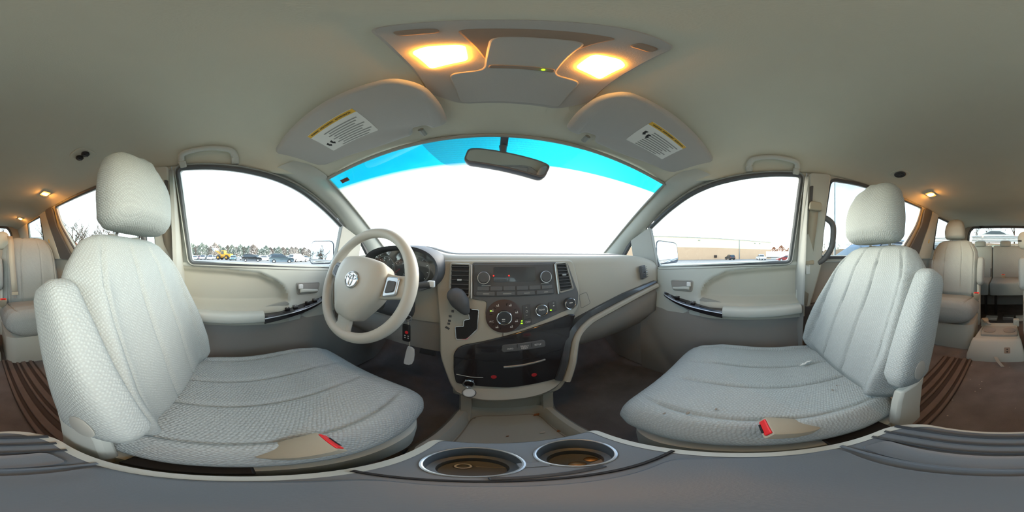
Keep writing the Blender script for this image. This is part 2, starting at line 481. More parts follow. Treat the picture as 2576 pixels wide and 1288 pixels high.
for s, nm in ((-1, 'left'), (1, 'right')):
    # upper side wall from the B pillar back
    outer = [(-2.62, .77), (-.262, .77)]+[(-.262, zedge(-.262)+.004)]+[(y, zedge(y)+.004) for y in (-.4, -.7, -1.0, -1.4, -1.8, -2.2, -2.62)]
    V2, F2 = holed(outer, [GS, GQ])
    f3 = side3(s)
    wall = MB().add([f3(p, q) for p, q in V2], F2).build('wall_'+nm, 'trim', solid=.02, smooth=False)
    tag(wall, 'grey beige side trim with the '+nm+' hand rear windows', kind='structure')
    # orientation outward
    md = wall.modifiers['solid']; md.offset = 1 if (wall.data.polygons[0].normal.x*s > 0) else -1
    low = MB(); Vv = []; Ff = []
    for k, (y0, y1) in enumerate(((-2.62, -1.25), (-1.25, -.262))):
        low.box((s*.795, (y0+y1)/2+.0, .385), (.03, abs(y1-y0)-.004, .77))
    low.build('lower_side_trim', 'trim_grey', wall, bevel=.004)
    for gl_, mname in ((GS, 'pane_rear'), (GQ, 'pane_rear')):
        MB().prism(gl_, f3, .012, .016).build('pane', mname, wall)
        ring = grow(gl_, .016); n_ = len(ring)
        rings = [[f3(p, q, -.004) for p, q in gl_], [f3(p, q, -.010) for p, q in grow(gl_, .005)], [f3(p, q, -.008) for p, q in ring], [f3(p, q, .004) for p, q in ring]]
        MB().loft(rings, cap=False).build('window_seal', 'rubber', wall)
    # dark shaped pillar cover between the two rear windows
    cv = [(-1.25, 1.235), (-1.255, 1.08), (-1.18, .93), (-1.12, .83), (-1.06, .77), (-1.30, .77), (-1.34, .95), (-1.38, 1.1), (-1.40, 1.236)]
    MB().prism(rpoly(cv, .04), f3, -.012, -.030).build('pillar_cover', 'charcoal', wall, bevel=.006)
    cv = [(-1.42, 1.236), (-1.40, 1.1), (-1.36, .95), (-1.32, .77), (-1.60, .77), (-1.59, .95), (-1.565, 1.10), (-1.56, 1.236)]
    MB().prism(rpoly(cv, .03), f3, -.004, -.022).build('pillar_trim', 'trim', wall, bevel=.006)
    MB().prism([(-1.46, .93), (-1.475, .93), (-1.475, .965), (-1.46, .965)], f3, -.022, -.0245).build('warning_tag', 'label_yellow', wall)
    # B pillar trim
    bp = [(-.262, 1.20), (-.268, 1.0), (-.25, .78), (-.238, .55), (-.31, .52), (-.372, .75), (-.366, 1.0), (-.37, 1.215)]
    pil = MB().prism(rpoly(bp, .02), f3, -.004, -.034).build('pillar_trim', 'trim', wall, bevel=.008)
    MB().prism(rpoly([(-.268, 1.13), (-.282, .93), (-.292, .93), (-.284, 1.135)], .004), f3, -.034, -.037).build('slot', 'charcoal', wall)
    MB().box((s*.775, -.30, .27), (.06, .13, .54)).build('pillar_base', 'charcoal', wall, bevel=.01)
    # front kick panel beside the footwell
    MB().box((s*.785, .83, .36), (.03, .56, .72)).build('kick_panel', 'door_low', wall, bevel=.006)
    # A pillar
    Sx = [WS(s, 0)+Vector((-s*.02, -.13, .055)), WS(s, 0)+Vector((-s*.022, -.03, .008)), WS(s, .03), WS(s, .25), WS(s, .5), WS(s, .75), WS(s, .93)]
    Mx = [Vector((s*XG(1.15), .14, 1.165)), Vector((s*XG(1.13), .23, 1.137)), Vector((s*XG(1.1), .30, 1.105)), Vector((s*.702, .43, 1.035)), Vector((s*.717, .525, .965)), Vector((s*.742, .66, .885)), Vector((s*.755, .79, .775))]
    Sx = spline(Sx, 5); Mx = spline(Mx, 5); rings = []
    for a, b in zip(Sx, Mx):
        r = []
        for k in range(7):
            t = k/6; p = a.lerp(b, t); bl = math.sin(math.pi*t)*.016
            r.append(p+Vector((-s*bl*.8, -bl, -bl*.3)))
        for k in range(6, -1, -1):
            t = k/6; r.append(a.lerp(b, t)+Vector((s*.012, .014, .004)))
        rings.append(r)
    tp = MB().loft(rings).build('trim_1' if s < 0 else 'trim_2', 'trim')
    tag(tp, 'pale moulded pillar cover between the windscreen and the '+nm+' front door', kind='structure')
    pq = [(.505, .958), (.497, .83), (.485, .735), (.655, .735), (.658, .80), (.655, .895)]
    MB().prism(rpoly(pq, .006), f3, .010, -.02).build('mirror_pillar', 'trim_grey', tp, bevel=.006)
    qg = rpoly([(.66, .88), (.662, .757), (.765, .772)], .008)
    qw = MB().prism(qg, f3, .0, .004).build('window_2' if s < 0 else 'window_3', 'pane_clear')
    tag(qw, 'small three cornered fixed pane ahead of the '+nm+' front door', kind='structure')
    MB().loft([[f3(p, q, -.002) for p, q in grow(qg, -.004)], [f3(p, q, -.012) for p, q in grow(qg, .004)], [f3(p, q, -.010) for p, q in grow(qg, .02)], [f3(p, q, .006) for p, q in grow(qg, .02)]], cap=False).build('window_seal', 'charcoal', qw)
# rear end ---------------------------------------------------------
RW = rpoly([(-.53, 1.17, .08), (-.47, 1.262, .06), (.47, 1.262, .06), (.53, 1.17, .08), (.55, .93, .04), (-.55, .93, .04)], n=6)
V2, F2 = holed([(-.80, 0), (.80, 0), (.76, .77), (.645, 1.235), (.5, 1.29), (-.5, 1.29), (-.645, 1.235), (-.76, .77)], [RW])
wb = MB().add([(x, -2.60, z) for x, z in V2], F2).build('wall_back', 'trim_grey', solid=.03, smooth=False)
md = wb.modifiers['solid']; md.offset = 1 if wb.data.polygons[0].normal.y < 0 else -1
tag(wb, 'tailgate trim around the rear window', kind='structure')
wr = MB().prism(RW, lambda x, z, d: (x, -2.615+d, z), 0, .004).build('window_4', 'pane_rear')
tag(wr, 'wide rear window of the tailgate', kind='structure')
MB().loft([[(x, -2.612, z) for x, z in grow(RW, -.012)], [(x, -2.60, z) for x, z in RW], [(x, -2.592, z) for x, z in grow(RW, .01)], [(x, -2.598, z) for x, z in grow(RW, .025)]], cap=False).build('window_seal', 'rubber', wr)
MB().box((.33, -2.57, 1.262), (.035, .02, .03)).box((.33, -2.565, 1.275), (.07, .02, .01)).build('tailgate_catch', 'black', wr, bevel=.003)
for k in range(9):
    MB().box((0, -2.6095, .96+k*.033), (1.02, .0012, .0014)).build('heater_wire', 'amber_print', wr)
# footwell wall -----------------------------------------------------
fw = MB().box((0, 1.125, .385), (1.6, .03, .77)).build('wall_front', 'carpet')
tag(fw, 'dark carpeted wall at the end of the footwells', kind='structure')

# ================================================================ front doors
for s, nm, idx in ((-1, 'left', 1), (1, 'right', 2)):
    f3 = side3(s)
    dr = root('door_%d' % idx, (s*.77, .1, 0), nm+' front door with beige padded panel and grey lower panel', world=True, kind='structure')
    # window frame above the belt
    outer = [(-.258, .772), (.0, .768), (.486, .742), (.518, .83), (.532, .95), (.425, 1.04)]+[(y, zedge(y)+.004) for y in (.27, .155, 0, -.1, -.2, -.258)]
    V2, F2 = holed(outer, [GF])
    o = MB().add([f3(p, q) for p, q in V2], F2).build('window_frame', 'trim', dr, solid=.02, smooth=False)
    o.modifiers['solid'].offset = 1 if o.data.polygons[0].normal.x*s > 0 else -1
    MB().prism(GF, f3, .010, .014).build('pane', 'pane_clear', dr)
    MB().loft([[f3(p, q, -.002) for p, q in grow(GF, -.003)], [f3(p, q, -.012) for p, q in grow(GF, .004)], [f3(p, q, -.012) for p, q in grow(GF, .012)], [f3(p, q, .004) for p, q in grow(GF, .016)]], cap=False).build('window_seal', 'rubber', dr)
    MB().loft([[f3(p, q, -.010) for p, q in grow(GF, .014)], [f3(p, q, -.018) for p, q in grow(GF, .017)], [f3(p, q, -.010) for p, q in grow(GF, .022)]], cap=False).build('door_seal', 'trim_grey', dr)
    # upper panel as a relief: belt roll, padded hollow insert
    ins = [(.235, .585), (.226, .63), (.205, .665), (.172, .69), (.10, .724), (-.05, .741), (-.25, .752)]
    def inside(y, z):
        if y > .235: return 0
        top = lerp(y, [p[0] for p in ins[::-1]], [p[1] for p in ins[::-1]])
        return max(0, min(1, (top-z)/.03))*max(0, min(1, (.235-y)/.03))
    def groove(y, z):
        best = 9
        for i in range(len(ins)-1):
            a = Vector(ins[i]); b = Vector(ins[i+1]); p = Vector((y, z)); ab = b-a
            t = max(0, min(1, (p-a).dot(ab)/ab.dot(ab))); best = min(best, (p-a-ab*t).length)
        return math.exp(-(best/.006)**2)*.008
    V = []; F = []; FI = []; ny, nz = 110, 60
    for i in range(ny+1):
        y = -.272+(.60+.272)*i/ny
        zb = .772-.028*max(0, (y-.0)/.5)
        for j in range(nz+1):
            z = .49+(zb-.49)*j/nz
            k = inside(y, z); x = .748
            x += .026*math.sin(math.pi*min(1, k)/2)*(1 if z > .60 else max(0, (z-.57)/.03))   # hollow
            x -= max(0, 1-((zb-z)/.03)**2)*.0 if z < zb-.03 else -.006*((z-zb+.03)/.03)**2
            fl = max(0, min(1, (.60-z)/.05)); x -= .030*fl*fl*(3-2*fl)*max(0, min(1, (.30-y)/.12))
            x += groove(y, z)
            V.append((s*x, y, z))
        V.append((s*.80, y, zb+.002))
    n_ = nz+2
    for i in range(ny):
        for j in range(nz+1):
            a = i*n_+j; (FI if j < nz and inside(V[a][1], V[a][2]) > .02 else F).append((a, a+1, a+n_+1, a+n_))
    MB().add(V, FI).build('padded_insert', 'trim_warm', dr, angle=60)
    up = MB().add(V, F).build('upper_panel', 'trim', dr, angle=60)
    # armrest roll
    rings = []
    for k in range(15):
        t = k/14; y = -.245+t*.36; w = .062*(1-.10*t); h = .024
        cx = .752-.018*math.sin(math.pi*t*.9)
        r = []
        for q in range(18):
            a = 2*math.pi*q/18
            r.append((s*(cx-w*.55+w*.62*math.copysign(abs(math.cos(a))**.6, math.cos(a))), y, .540-.006*t+h*math.copysign(abs(math.sin(a))**.6, math.sin(a))))
        rings.append(r)
    MB().loft(rings).build('armrest', 'trim', dr, angle=50)
    # gloss switch panel sweeping forward from the armrest
    path = spline([(.115, .527), (.20, .533), (.30, .545), (.38, .562), (.44, .585)], 8); rings = []
    for i, p in enumerate(path):
        t = i/(len(path)-1); y, z = p.x, p.y; d_ = .054*(1-t)+.010
        rings.append([(s*.752, y, z+.022), (s*(.752-d_), y, z+.016-.010*t), (s*(.752-d_-.006), y, z+.004), (s*(.752-d_-.003), y, z-.016*(1-t)-.004), (s*.752, y, z-.018)])
    sp = MB().loft(rings).build('switch_panel', 'gloss_dark', dr, angle=30)
    MB().tube([(s*(.752-(.054*(1-t)+.017)), path[i].x, path[i].y+.006) for i in range(len(path)) for t in [i/(len(path)-1)]], .003, 6).build('bright_strip', 'silver', sp)
    for k, yy in enumerate((.225, .265, .33, .37) if s < 0 else (.36, .27)):
        t = (yy-.115)/.325; zz = lerp(yy, [.115, .20, .30, .38, .44], [.527, .533, .545, .562, .585])
        MB().box((s*(.745-.027*(1-t)), yy, zz+.022), (.022, .022, .008), (0, 0, 0)).build('window_switch' if k < 2 else 'lock_switch', 'panel_grey' if k % 2 else 'black', sp, bevel=.002)
        MB().box((s*(.742-.027*(1-t)), yy, zz+.0265), (.003, .006, .001)).build('switch_mark', 'white_print', sp)
    # pull pocket between the armrest and the switches
    MB().prism(rpoly([(.10, .556), (.24, .575), (.225, .59), (.12, .572)], .006), lambda p, q, d: (s*(.745-d), p, q), -.002, .012).build('pull_pocket', 'trim_grey', dr, bevel=.003)
    # inner handle
    hp = rpoly([(.275, .672), (.40, .668), (.388, .618), (.282, .616)], .012)
    MB().loft([[(s*.7475, p, q) for p, q in grow(hp, .004)], [(s*.744, p, q) for p, q in hp], [(s*.7465, p, q) for p, q in grow(hp, -.004)], [(s*.768, p, q) for p, q in grow(hp, -.008)]], cap=False).build('handle_bezel', 'trim_grey', dr)
    MB().prism(grow(hp, -.003), lambda p, q, d: (s*(.7445+d), p, q), 0, .002).build('handle_recess', 'door_low', dr)
    lv = spline([(.29, .634, 0), (.32, .634, 0), (.36, .630, 0), (.385, .629, 0)], 5)
    MB().loft([[(s*.742, p.x, p.y+.010-.004*i/15), (s*.732, p.x, p.y+.008-.004*i/15), (s*.732, p.x, p.y-.008+.003*i/15), (s*.742, p.x, p.y-.010)] for i, p in enumerate(lv)]).build('handle_lever', 'trim', dr, bevel=.003)
    MB().box((s*.738, .294, .655), (.012, .022, .022)).build('lock_button', 'white_print', dr, bevel=.003)
    # lower panel
    V = []; F = []; ny, nz = 60, 24
    for i in range(ny+1):
        y = -.272+(.872)*i/ny
        zt = lerp(y, [-.24, 0, .2, .35, .46, .60], [.520, .510, .514, .535, .578, .60])
        for j in range(nz+1):
            t = j/nz; z = -.005+(zt+.005)*t
            x = .757-.022*math.sin(math.pi*min(1, t*1.05))**.7-.022*max(0, (t-.75)/.25)**2*max(0, min(1, (.42-y)/.2))
            x += .016*math.exp(-((y-.44-.35*(t-.3))/.05)**2)*(1-t)
            V.append((s*x, y, z))
        V.append((s*.775, y, zt+.001))
    n_ = nz+2
    for i in range(ny):
        for j in range(nz+1):
            a = i*n_+j; F.append((a, a+1, a+n_+1, a+n_))
    lp_ = MB().add(V, F).build('lower_panel', 'door_low', dr, angle=60)
    MB().prism(rpoly([(-.17, .16), (.33, .16), (.30, .27), (-.17, .29)], .03), lambda p, q, d: (s*(.742-d), p, q), -.006, .012).build('map_pocket', 'door_low', dr, bevel=.008)
    # dark edge of the door
    MB().prism([(-.262, .06), (-.262, 1.18), (-.246, 1.18), (-.242, .77), (-.242, .06)], lambda p, q, d: (s*(XG(q)-.028+d), p, q), 0, .04).build('door_edge', 'trim_grey', dr)
    # outside mirror carried by the door
    mr = root('wing_mirror', (s*.86, .53, .70), 'body coloured wing mirror outside the '+nm+' front window', 'wing mirror', 'pair of wing mirrors', world=True)
    c = Vector((s*.985, .55, .825)); yaw = -s*20
    Mx = Matrix.Translation(c) @ Euler((R(-5), 0, R(yaw))).to_matrix().to_4x4()
    rings = []
    for k in range(10):
        t = k/9; w = (1-t**2.6)**.5*.5+.5*(1-t); pr = rpoly([(-.105*w, -.085*w), (.105*w, -.075*w), (.10*w, .075*w), (-.10*w, .085*w)], .035*w+.001, 4)
        rings.append([Mx @ Vector((x, .0+t*.11, z)) for x, z in pr])
    MB().loft(rings).build('housing', 'mirror_shell', mr, angle=50)
    MB().prism(rpoly([(-.098, -.078), (.098, -.068), (.093, .068), (-.093, .078)], .032, 4), lambda x, z, d: Mx @ Vector((x, d, z)), -.003, -.001).build('mirror_glass', 'mirror', mr)
    MB().tube([(s*.80, .56, .745), (s*.86, .575, .75), (s*.92, .61, .77)], [.03, .026, .03], 10).build('mirror_arm', 'black', mr)

# ================================================================ dashboard
dash = root('dashboard', (0, .80, 0), 'beige and grey moulded dashboard with centre stack, instruments and glove box', 'dashboard', world=True)
def yf(x): return .572-.075*(abs(x)/.72)**3
def zband(x):                       # height of the gloss band on the passenger side
    return lerp(x, [.20, .26, .32, .42, .55, .72], [.44, .497, .527, .562, .600, .645])
def zbot(x):
    if x > .19: return zband(x)
    if x < -.19: return .545
    return .50
xs = [-.745+i*1.49/100 for i in range(101)]
def section(x):
    y = yf(x); e = max(0, (abs(x)-.60)/.145); dz = -.03*e*e; zb = zbot(x)
    hood = .035*math.exp(-((x+.40)/.16)**4)
    return [(1.10-.15*(x/.72)**2, .785+dz), (.93-.1*(x/.72)**2, .806+dz), (.78-.05*(x/.72)**2, .812+dz+hood*.5), (.68, .808+dz+hood), (.62, .802+dz+hood)], \
           [(.62, .802+dz+hood), (y+.028, .797+dz+hood*.8), (y+.010, .787+dz+hood*.5), (y+.002, .768+dz), (y, .70+dz*.5), (y-.004, .64), (y-.006, zb+.02), (y-.004, zb), (y+.10, zb-.01), (.76, zb-.02)]
MB().loft([[(x, p, q) for p, q in section(x)[0]] for x in xs], closed=False).build('top_pad', 'dash_top', dash, angle=60, solid=.004)
MB().loft([[(x, p, q) for p, q in section(x)[1]] for x in xs], closed=False).build('face_panel', 'dash_face', dash, angle=60, solid=.004)
# lower knee panel (driver) and glove box (passenger)
def lower(name, x0, x1, zt, m, zb=.385, yb=.60, ret=.30):
    rings = []
    for i in range(21):
        x = x0+(x1-x0)*i/20; z1 = zt(x); y = yf(x)
        rings.append([(x, y+.06, z1+.01), (x, y+.012, z1), (x, y+.004, z1-.02), (x, y+.012, (z1+zb)/2), (x, yb-.01, zb+.01), (x, yb+.01, zb), (x, yb+.16, zb-.02), (x, yb+.30, ret)])
    return MB().loft(rings, closed=False).build(name, m, dash, angle=45, solid=.006)
lower('knee_panel', -.745, -.21, lambda x: .545, 'door_low')
gb = lower('glove_box', .215, .745, lambda x: zband(x)-.035, 'door_low', zb=.36, yb=.63)
MB().prism(rpoly([(.315, .455), (.405, .485), (.398, .447), (.308, .418)], .008), lambda x, z, d: (x, yf(x)+.006-d+(.5-z)*.25, z), -.005, .004).build('glove_box_latch', 'charcoal', gb, bevel=.002)
for zz in (.455, .421):
    MB().tube([(.312, yf(.31)-.0+(.5-zz)*.25, zz), (.40, yf(.4)-.0+(.5-zz-.03)*.25, zz+.03)], .002, 6).build('latch_edge', 'trim_grey', gb)
# passenger gloss band and the beige lip below it, sweeping down to the shelf
bpath = spline([(.722, .648, 0), (.64, .625, 0), (.55, .600, 0), (.42, .562, 0), (.33, .532, 0), (.275, .505, 0), (.245, .47, 0), (.228, .42, 0), (.212, .36, 0), (.190, .295, 0)], 8)
def stackY(z): return .56-.15*(.70-z)
def sweep(path, sec, yfn):
    rings = []
    for i, p in enumerate(path):
        a = path[max(i-1, 0)]; b = path[min(i+1, len(path)-1)]; t = (b-a).normalized(); n = Vector((-t.y, t.x, 0))
        if n.x > 0 and abs(n.x) > abs(n.y) or n.y < 0: n = n
        rings.append([(p.x+n.x*u, yfn(p.x, p.y)-w, p.y+n.y*u) for u, w in sec(i/(len(path)-1))])
    return rings
def yb_(x, z):
    k = max(0, min(1, (x-.22)/.12)); return yf(x)*k+stackY(z)*(1-k)
MB().loft(sweep(bpath, lambda t: [(-.004, -.01), (-.004, .022), (-.010, .026), (-.030+.014*max(0, .25-t)/.25, .020), (-.034+.016*max(0, .25-t)/.25, -.01)], yb_)).build('gloss_band', 'gloss_panel', dash, angle=35)
MB().loft(sweep(bpath, lambda t: [(-.002, -.01), (-.001, .024), (.004, .034), (.016, .036), (.026, .026), (.030, -.01)] , yb_)).build('beige_lip', 'dash_face', dash, angle=50)
# ---- centre stack
stack = root('centre_stack', (0, .60, 0), 'grey centre stack with radio, air vents, climate knobs and gloss drawer', 'centre stack', world=True)
def SP(x, z, d=0): return Vector((x, stackY(z)-d, z))
def plate(name, pts, m, d0, d1, parent=stack, r=.008, bevel=.002):
    return MB().prism(rpoly(pts, r), lambda x, z, d: SP(x, z, d), d0, d1).build(name, m, parent, bevel=bevel)
SM = lambda x, z, d: frame(SP(x, z, d), (1, 0, 0), (0, .15, 1))
# beige surround
plate('surround', [(-.225, .785), (.275, .785), (.295, .66), (.285, .60), (.235, .54), (.235, .42), (.205, .27), (.175, .225), (-.13, .225), (-.16, .27), (-.205, .42), (-.215, .56), (-.235, .70)], 'dash_face', -.03, .006, r=.025, bevel=.006)
plate('grey_panel', [(-.105, .778), (.187, .778), (.245, .776), (.272, .69), (.284, .655), (.276, .605), (.20, .588), (.10, .555), (.045, .537), (0, .532), (-.04, .55), (-.058, .60), (-.052, .645), (-.105, .652)], 'panel_grey', .004, .010, r=.012)
# radio
rad = plate('radio', [(-.097, .772), (.183, .772), (.183, .662), (-.097, .662)], 'charcoal', .008, .014, r=.008)
plate('display', [(-.03, .762), (.115, .762), (.115, .712), (-.03, .712)], 'gloss_panel', .014, .0155, rad, r=.004, bevel=0)
for xx in (-.063, .150):
    k = MB().lathe([(.020, 0), (.020, .012), (.017, .016), (.0, .016)], 24, SM(xx, .727, .014)).build('radio_knob', 'charcoal', rad)
    MB().torus(.0195, .0016, 28, 6, SM(xx, .727, .027)).build('knob_ring', 'silver', k)
for i in range(6):
    plate('preset_button', [(-.085+i*.044, .697), (-.045+i*.044, .697), (-.045+i*.044, .683), (-.085+i*.044, .683)], 'panel_grey', .013, .017, rad, r=.003, bevel=.001)
for i in range(4):
    plate('source_button', [(-.088+i*.068, .679), (-.026+i*.068, .679), (-.026+i*.068, .666), (-.088+i*.068, .666)], 'panel_grey', .013, .017, rad, r=.003, bevel=.001)
for xx in (-.030, .022):
    MB().lathe([(.0024, 0), (.0024, .002)], 10, SM(xx, .733, .0155)).build('warning_light', 'led_red', rad)
for xx, zz, w in ((-.055, .700, .03), (.148, .703, .03), (-.055, .6725, .02), (.015, .6725, .028), (.082, .6725, .02), (.150, .6725, .014)):
    MB().box(SP(xx, zz, .0176), (w, .0006, .003)).build('button_print', 'ink_grey', rad)
# vents
def vent(pts, parent, name, cx, slats, dz):
    b = plate(name, pts, 'black', .006, .0115, parent, r=.006)
    q = rpoly(pts, .006)
    MB().loft([[SP(x, z, .010) for x, z in grow(q, .004)], [SP(x, z, .017) for x, z in grow(q, .003)], [SP(x, z, .017) for x, z in grow(q, -.001)], [SP(x, z, .010) for x, z in grow(q, -.003)]], cap=False).build('bezel', 'trim_grey', b)
    zs = [p[1] for p in pts]; z0, z1 = min(zs), max(zs)
    for i in range(slats):
        z = z0+(z1-z0)*(i+.7)/(slats+.4); t = (z-z0)/(z1-z0)
        xl = pts[3][0]+(pts[0][0]-pts[3][0])*t; xr = pts[2][0]+(pts[1][0]-pts[2][0])*t
        MB().box(SP((xl+xr)/2, z, .013), (xr-xl-.004, .012, .0022), (-18, 0, 0)).build('slat', 'charcoal', b)
    MB().box(SP(cx, (z0+z1)/2+.01, .021), (.016, .006, .006)).build('vent_tab', 'silver', b, bevel=.001)
vent([(-.178, .772), (-.112, .770), (-.112, .662), (-.178, .645)], stack, 'air_vent', -.145, 8, 0)
vent([(.195, .772), (.236, .774), (.258, .676), (.204, .667)], stack, 'air_vent', .222, 9, 0)
plate('vent_strip', [(-.108, .77), (-.103, .77), (-.101, .655), (-.107, .655)], 'silver', .012, .016, r=.001, bevel=.001)
plate('vent_strip', [(.188, .77), (.192, .77), (.201, .662), (.195, .660)], 'silver', .012, .016, r=.001, bevel=.001)
# climate controls
dialc = (0.004, .592)
dp = MB().lathe([(.060, 0), (.060, .003), (.056, .005), (.0, .005)], 44, SM(*dialc, .009)).build('climate_dial', 'dial', stack)
k = MB().lathe([(.024, 0), (.023, .014), (.020, .017), (0, .017)], 30, SM(*dialc, .013)).build('fan_knob', 'gloss_panel', stack)
MB().torus(.0235, .0022, 32, 8, SM(*dialc, .027)).build('knob_ring', 'chrome', k)
MB().box(SP(dialc[0]-.003, dialc[1]-.003, .0305), (.010, .0008, .003)).box(SP(dialc[0]-.003, dialc[1]-.009, .0305), (.010, .0008, .002)).build('button_symbol', 'white_print', k)
for ang, txt in ((152, None), (118, None), (62, None), (18, None), (-24, None), (-58, None), (-122, None), (-158, 'A/C')):
    x = dialc[0]+.044*math.cos(R(ang)); z = dialc[1]+.044*math.sin(R(ang))
    if txt:
        text('button_text', txt, .009, 'white_print', dp, SM(x, z, .0142))
    else:
        MB().box(SP(x, z-.001, .0145), (.009, .001, .0022)).box(SP(x+.0025, z+.003, .0145), (.0022, .001, .006)).box(SP(x-.003, z+.0015, .0145), (.002, .001, .002)).build('button_symbol', 'white_print', dp)
    MB().box(SP(dialc[0]+.044*math.cos(R(ang+16)), dialc[1]+.044*math.sin(R(ang+16)), .0143), (.002, .0008, .010), (0, -(ang+16)+90, 0)).build('dial_seam', 'black', dp)
MB().box(SP(-.039, .606+.007, .0146), (.0055, .0012, .003)).build('indicator', 'led_green', stack)
plate('fan_button', [(.066, .628), (.092, .632), (.094, .582), (.068, .578)], 'charcoal', .010, .013, r=.003, bevel=.001)
MB().box(SP(.080, .607, .0136), (.007, .001, .005)).box(SP(.080, .607, .0136), (.005, .001, .007)).build('button_symbol', 'white_print', stack)
for zz, r_ in ((.622, 45), (.593, 225)):
    MB().box(SP(.080, zz, .0136), (.004, .001, .0012), (0, 45, 0)).box(SP(.0785, zz, .0136), (.004, .001, .0012), (0, -45, 0)).build('button_symbol', 'white_print', stack)
plate('off_button', [(.068, .576), (.095, .580), (.096, .560), (.070, .556)], 'charcoal', .010, .013, r=.003, bevel=.001)
text('button_text', 'OFF', .010, 'white_print', stack, SM(.083, .568, .0136))
for zz in (.5735, .5645):
    MB().box(SP(.062, zz, .0118), (.0055, .0012, .003)).build('indicator', 'led_green', stack)
rk = MB().lathe([(.021, 0), (.020, .014), (.017, .017), (0, .017)], 30, SM(.130, .609, .009)).build('rear_knob', 'gloss_panel', stack)
MB().torus(.0205, .002, 30, 8, SM(.130, .609, .023)).build('knob_ring', 'chrome', rk)
text('knob_text', 'REAR', .0085, 'white_print', rk, SM(.130, .613, .0266))
plate('rear_fan_button', [(.158, .632), (.186, .637), (.188, .600), (.160, .594)], 'charcoal', .010, .013, r=.003, bevel=.001)
MB().box(SP(.177, .619, .0136), (.005, .001, .004)).box(SP(.177, .629, .0136), (.004, .001, .0012)).build('button_symbol', 'white_print', stack)
MB().box(SP(.1655, .604, .0138), (.0055, .0012, .003)).build('indicator', 'led_green', stack)
tk = MB().lathe([(.021, 0), (.020, .018), (.017, .021), (0, .021)], 30, SM(.238, .622, .009)).build('temperature_knob', 'gloss_panel', stack)
MB().torus(.0205, .002, 30, 8, SM(.238, .622, .026)).build('knob_ring', 'chrome', tk)
MB().box(SP(.238, .627, .0305), (.013, .0008, .003)).build('button_symbol', 'white_print', tk)
MB().tube([SP(.0, .530, .0065), SP(.0, .512, .0065)], .0012, 6).build('panel_seam', 'charcoal', stack)
# small lidded square and seam to the right
MB().loft([[SP(x, z, .0068) for x, z in grow(rpoly([(.288, .645), (.322, .652), (.335, .605), (.292, .592)], .006), g)] for g in (0, .0016)], cap=False).build('lid_seam', 'charcoal', stack)
# gloss lower panel with drawer
GP = [(-.158, .44), (-.148, .465), (-.125, .482), (-.02, .512), (.10, .545), (.24, .578), (.262, .572), (.235, .52), (.222, .44), (.208, .38), (.182, .306), (.02, .289), (-.145, .305), (-.155, .36)]
gp = plate('gloss_panel', GP, 'gloss_dark', .005, .014, r=.012, bevel=.003)
plate('drawer_seam', [(-.155, .430), (.02, .418), (.222, .447), (.222, .444), (.02, .4145), (-.155, .4265)], 'black', .0142, .0150, gp, r=0, bevel=0)
plate('drawer_handle', [(.0, .398), (.06, .401), (.135, .413), (.135, .407), (.06, .394), (.0, .391)], 'silver', .012, .018, gp, r=.002, bevel=.001)
bt = plate('button_bar', [(-.003, .488), (.130, .496), (.138, .489), (.138, .467), (.0, .459), (-.006, .465)], 'panel_grey', .013, .018, gp, r=.005)
for xx, zz, t_ in ((.022, .4725, 'INFO'), (.068, .4795, 'SELECT'), (.068, .4715, 'RESET'), (.112, .480, 'SETUP')):
    text('button_text', t_, .0085, 'white_print', bt, SM(xx, zz, .0186))
for xx in (.044, .091):
    MB().box(SP(xx, .478, .0182), (.0012, .001, .026)).build('button_seam', 'black', bt)
MB().tube([SP(-.145, .352, .0146), SP(-.10, .345, .0148), (SP(-.062, .345, .0148))], .0014, 6).build('flap_edge', 'silver', gp)
for xx, zz in ((-.03, .348), (.095, .345)):
    MB().lathe([(.009, 0), (.006, .0008), (0, .0008)], 16, SM(xx, zz, .0142)).build('seat_heater_lamp', 'led_red_dim', gp)
# power socket
MB().torus(.017, .003, 28, 8, SM(-.105, .312, .018)).build('socket_ring', 'chrome', gp)
MB().lathe([(.0165, 0), (.0165, .006), (.013, .006), (.013, .001), (0, .001)], 24, SM(-.105, .312, .012)).build('power_socket', 'black', gp)
# shelf at the foot of the stack
rings = []
for i in range(25):
    x = -.155+.345*i/24; e = abs((i-12)/12)**3; yy = .462+.035*e; zz = .232+.028*e+.02*(i/24)
    rings.append([(x, .520, .300), (x, .500, zz+.045), (x, yy+.012, zz+.012), (x, yy, zz), (x, yy+.006, zz-.016), (x, .50, zz-.03), (x, .56, zz-.035)])
MB().loft(rings, closed=False).build('shelf', 'dash_face', stack, angle=50, solid=.004)
cap_ = MB().lathe([(.0, 0), (.018, 0), (.019, .004), (.016, .007), (0, .007)], 26, frame((-.103, .478, .262), (1, 0, 0), (0, .75, .66))).build('socket_cap', 'white_cap', stack)
MB().torus(.019, .0025, 26, 6, frame((-.103, .478, .262), (1, 0, 0), (0, .75, .66))).build('cap_rim', 'rubber', cap_)
MB().box((-.105, .487, .289), (.012, .006, .03), (30, 0, 0)).build('cap_strap', 'rubber', stack, bevel=.002)
# pedestal under the shelf and connector block
MB().prism([(-.125, .235), (.155, .255), (.135, .08), (-.11, .08)], lambda x, z, d: (x, d, z), .52, .56).build('pedestal', 'dash_face', stack, bevel=.01)
MB().box((.012, .505, .205), (.028, .03, .012)).box((.045, .505, .207), (.034, .03, .012)).build('connector', 'charcoal', stack, bevel=.002)
for sx in (-1, 1):
    x0 = -.118 if sx < 0 else .145
    rings = [[(x0+sx*a, y+b, z) for a, b in ((-.02, -.01), (.012, -.014), (.022, .01), (.02, .08), (-.02, .08))] for y, z in ((.50, .25), (.505, .18), (.50, .10), (.47, .06))]
    MB().loft(rings).build('pedestal_cheek', 'dash_face', stack, angle=50)
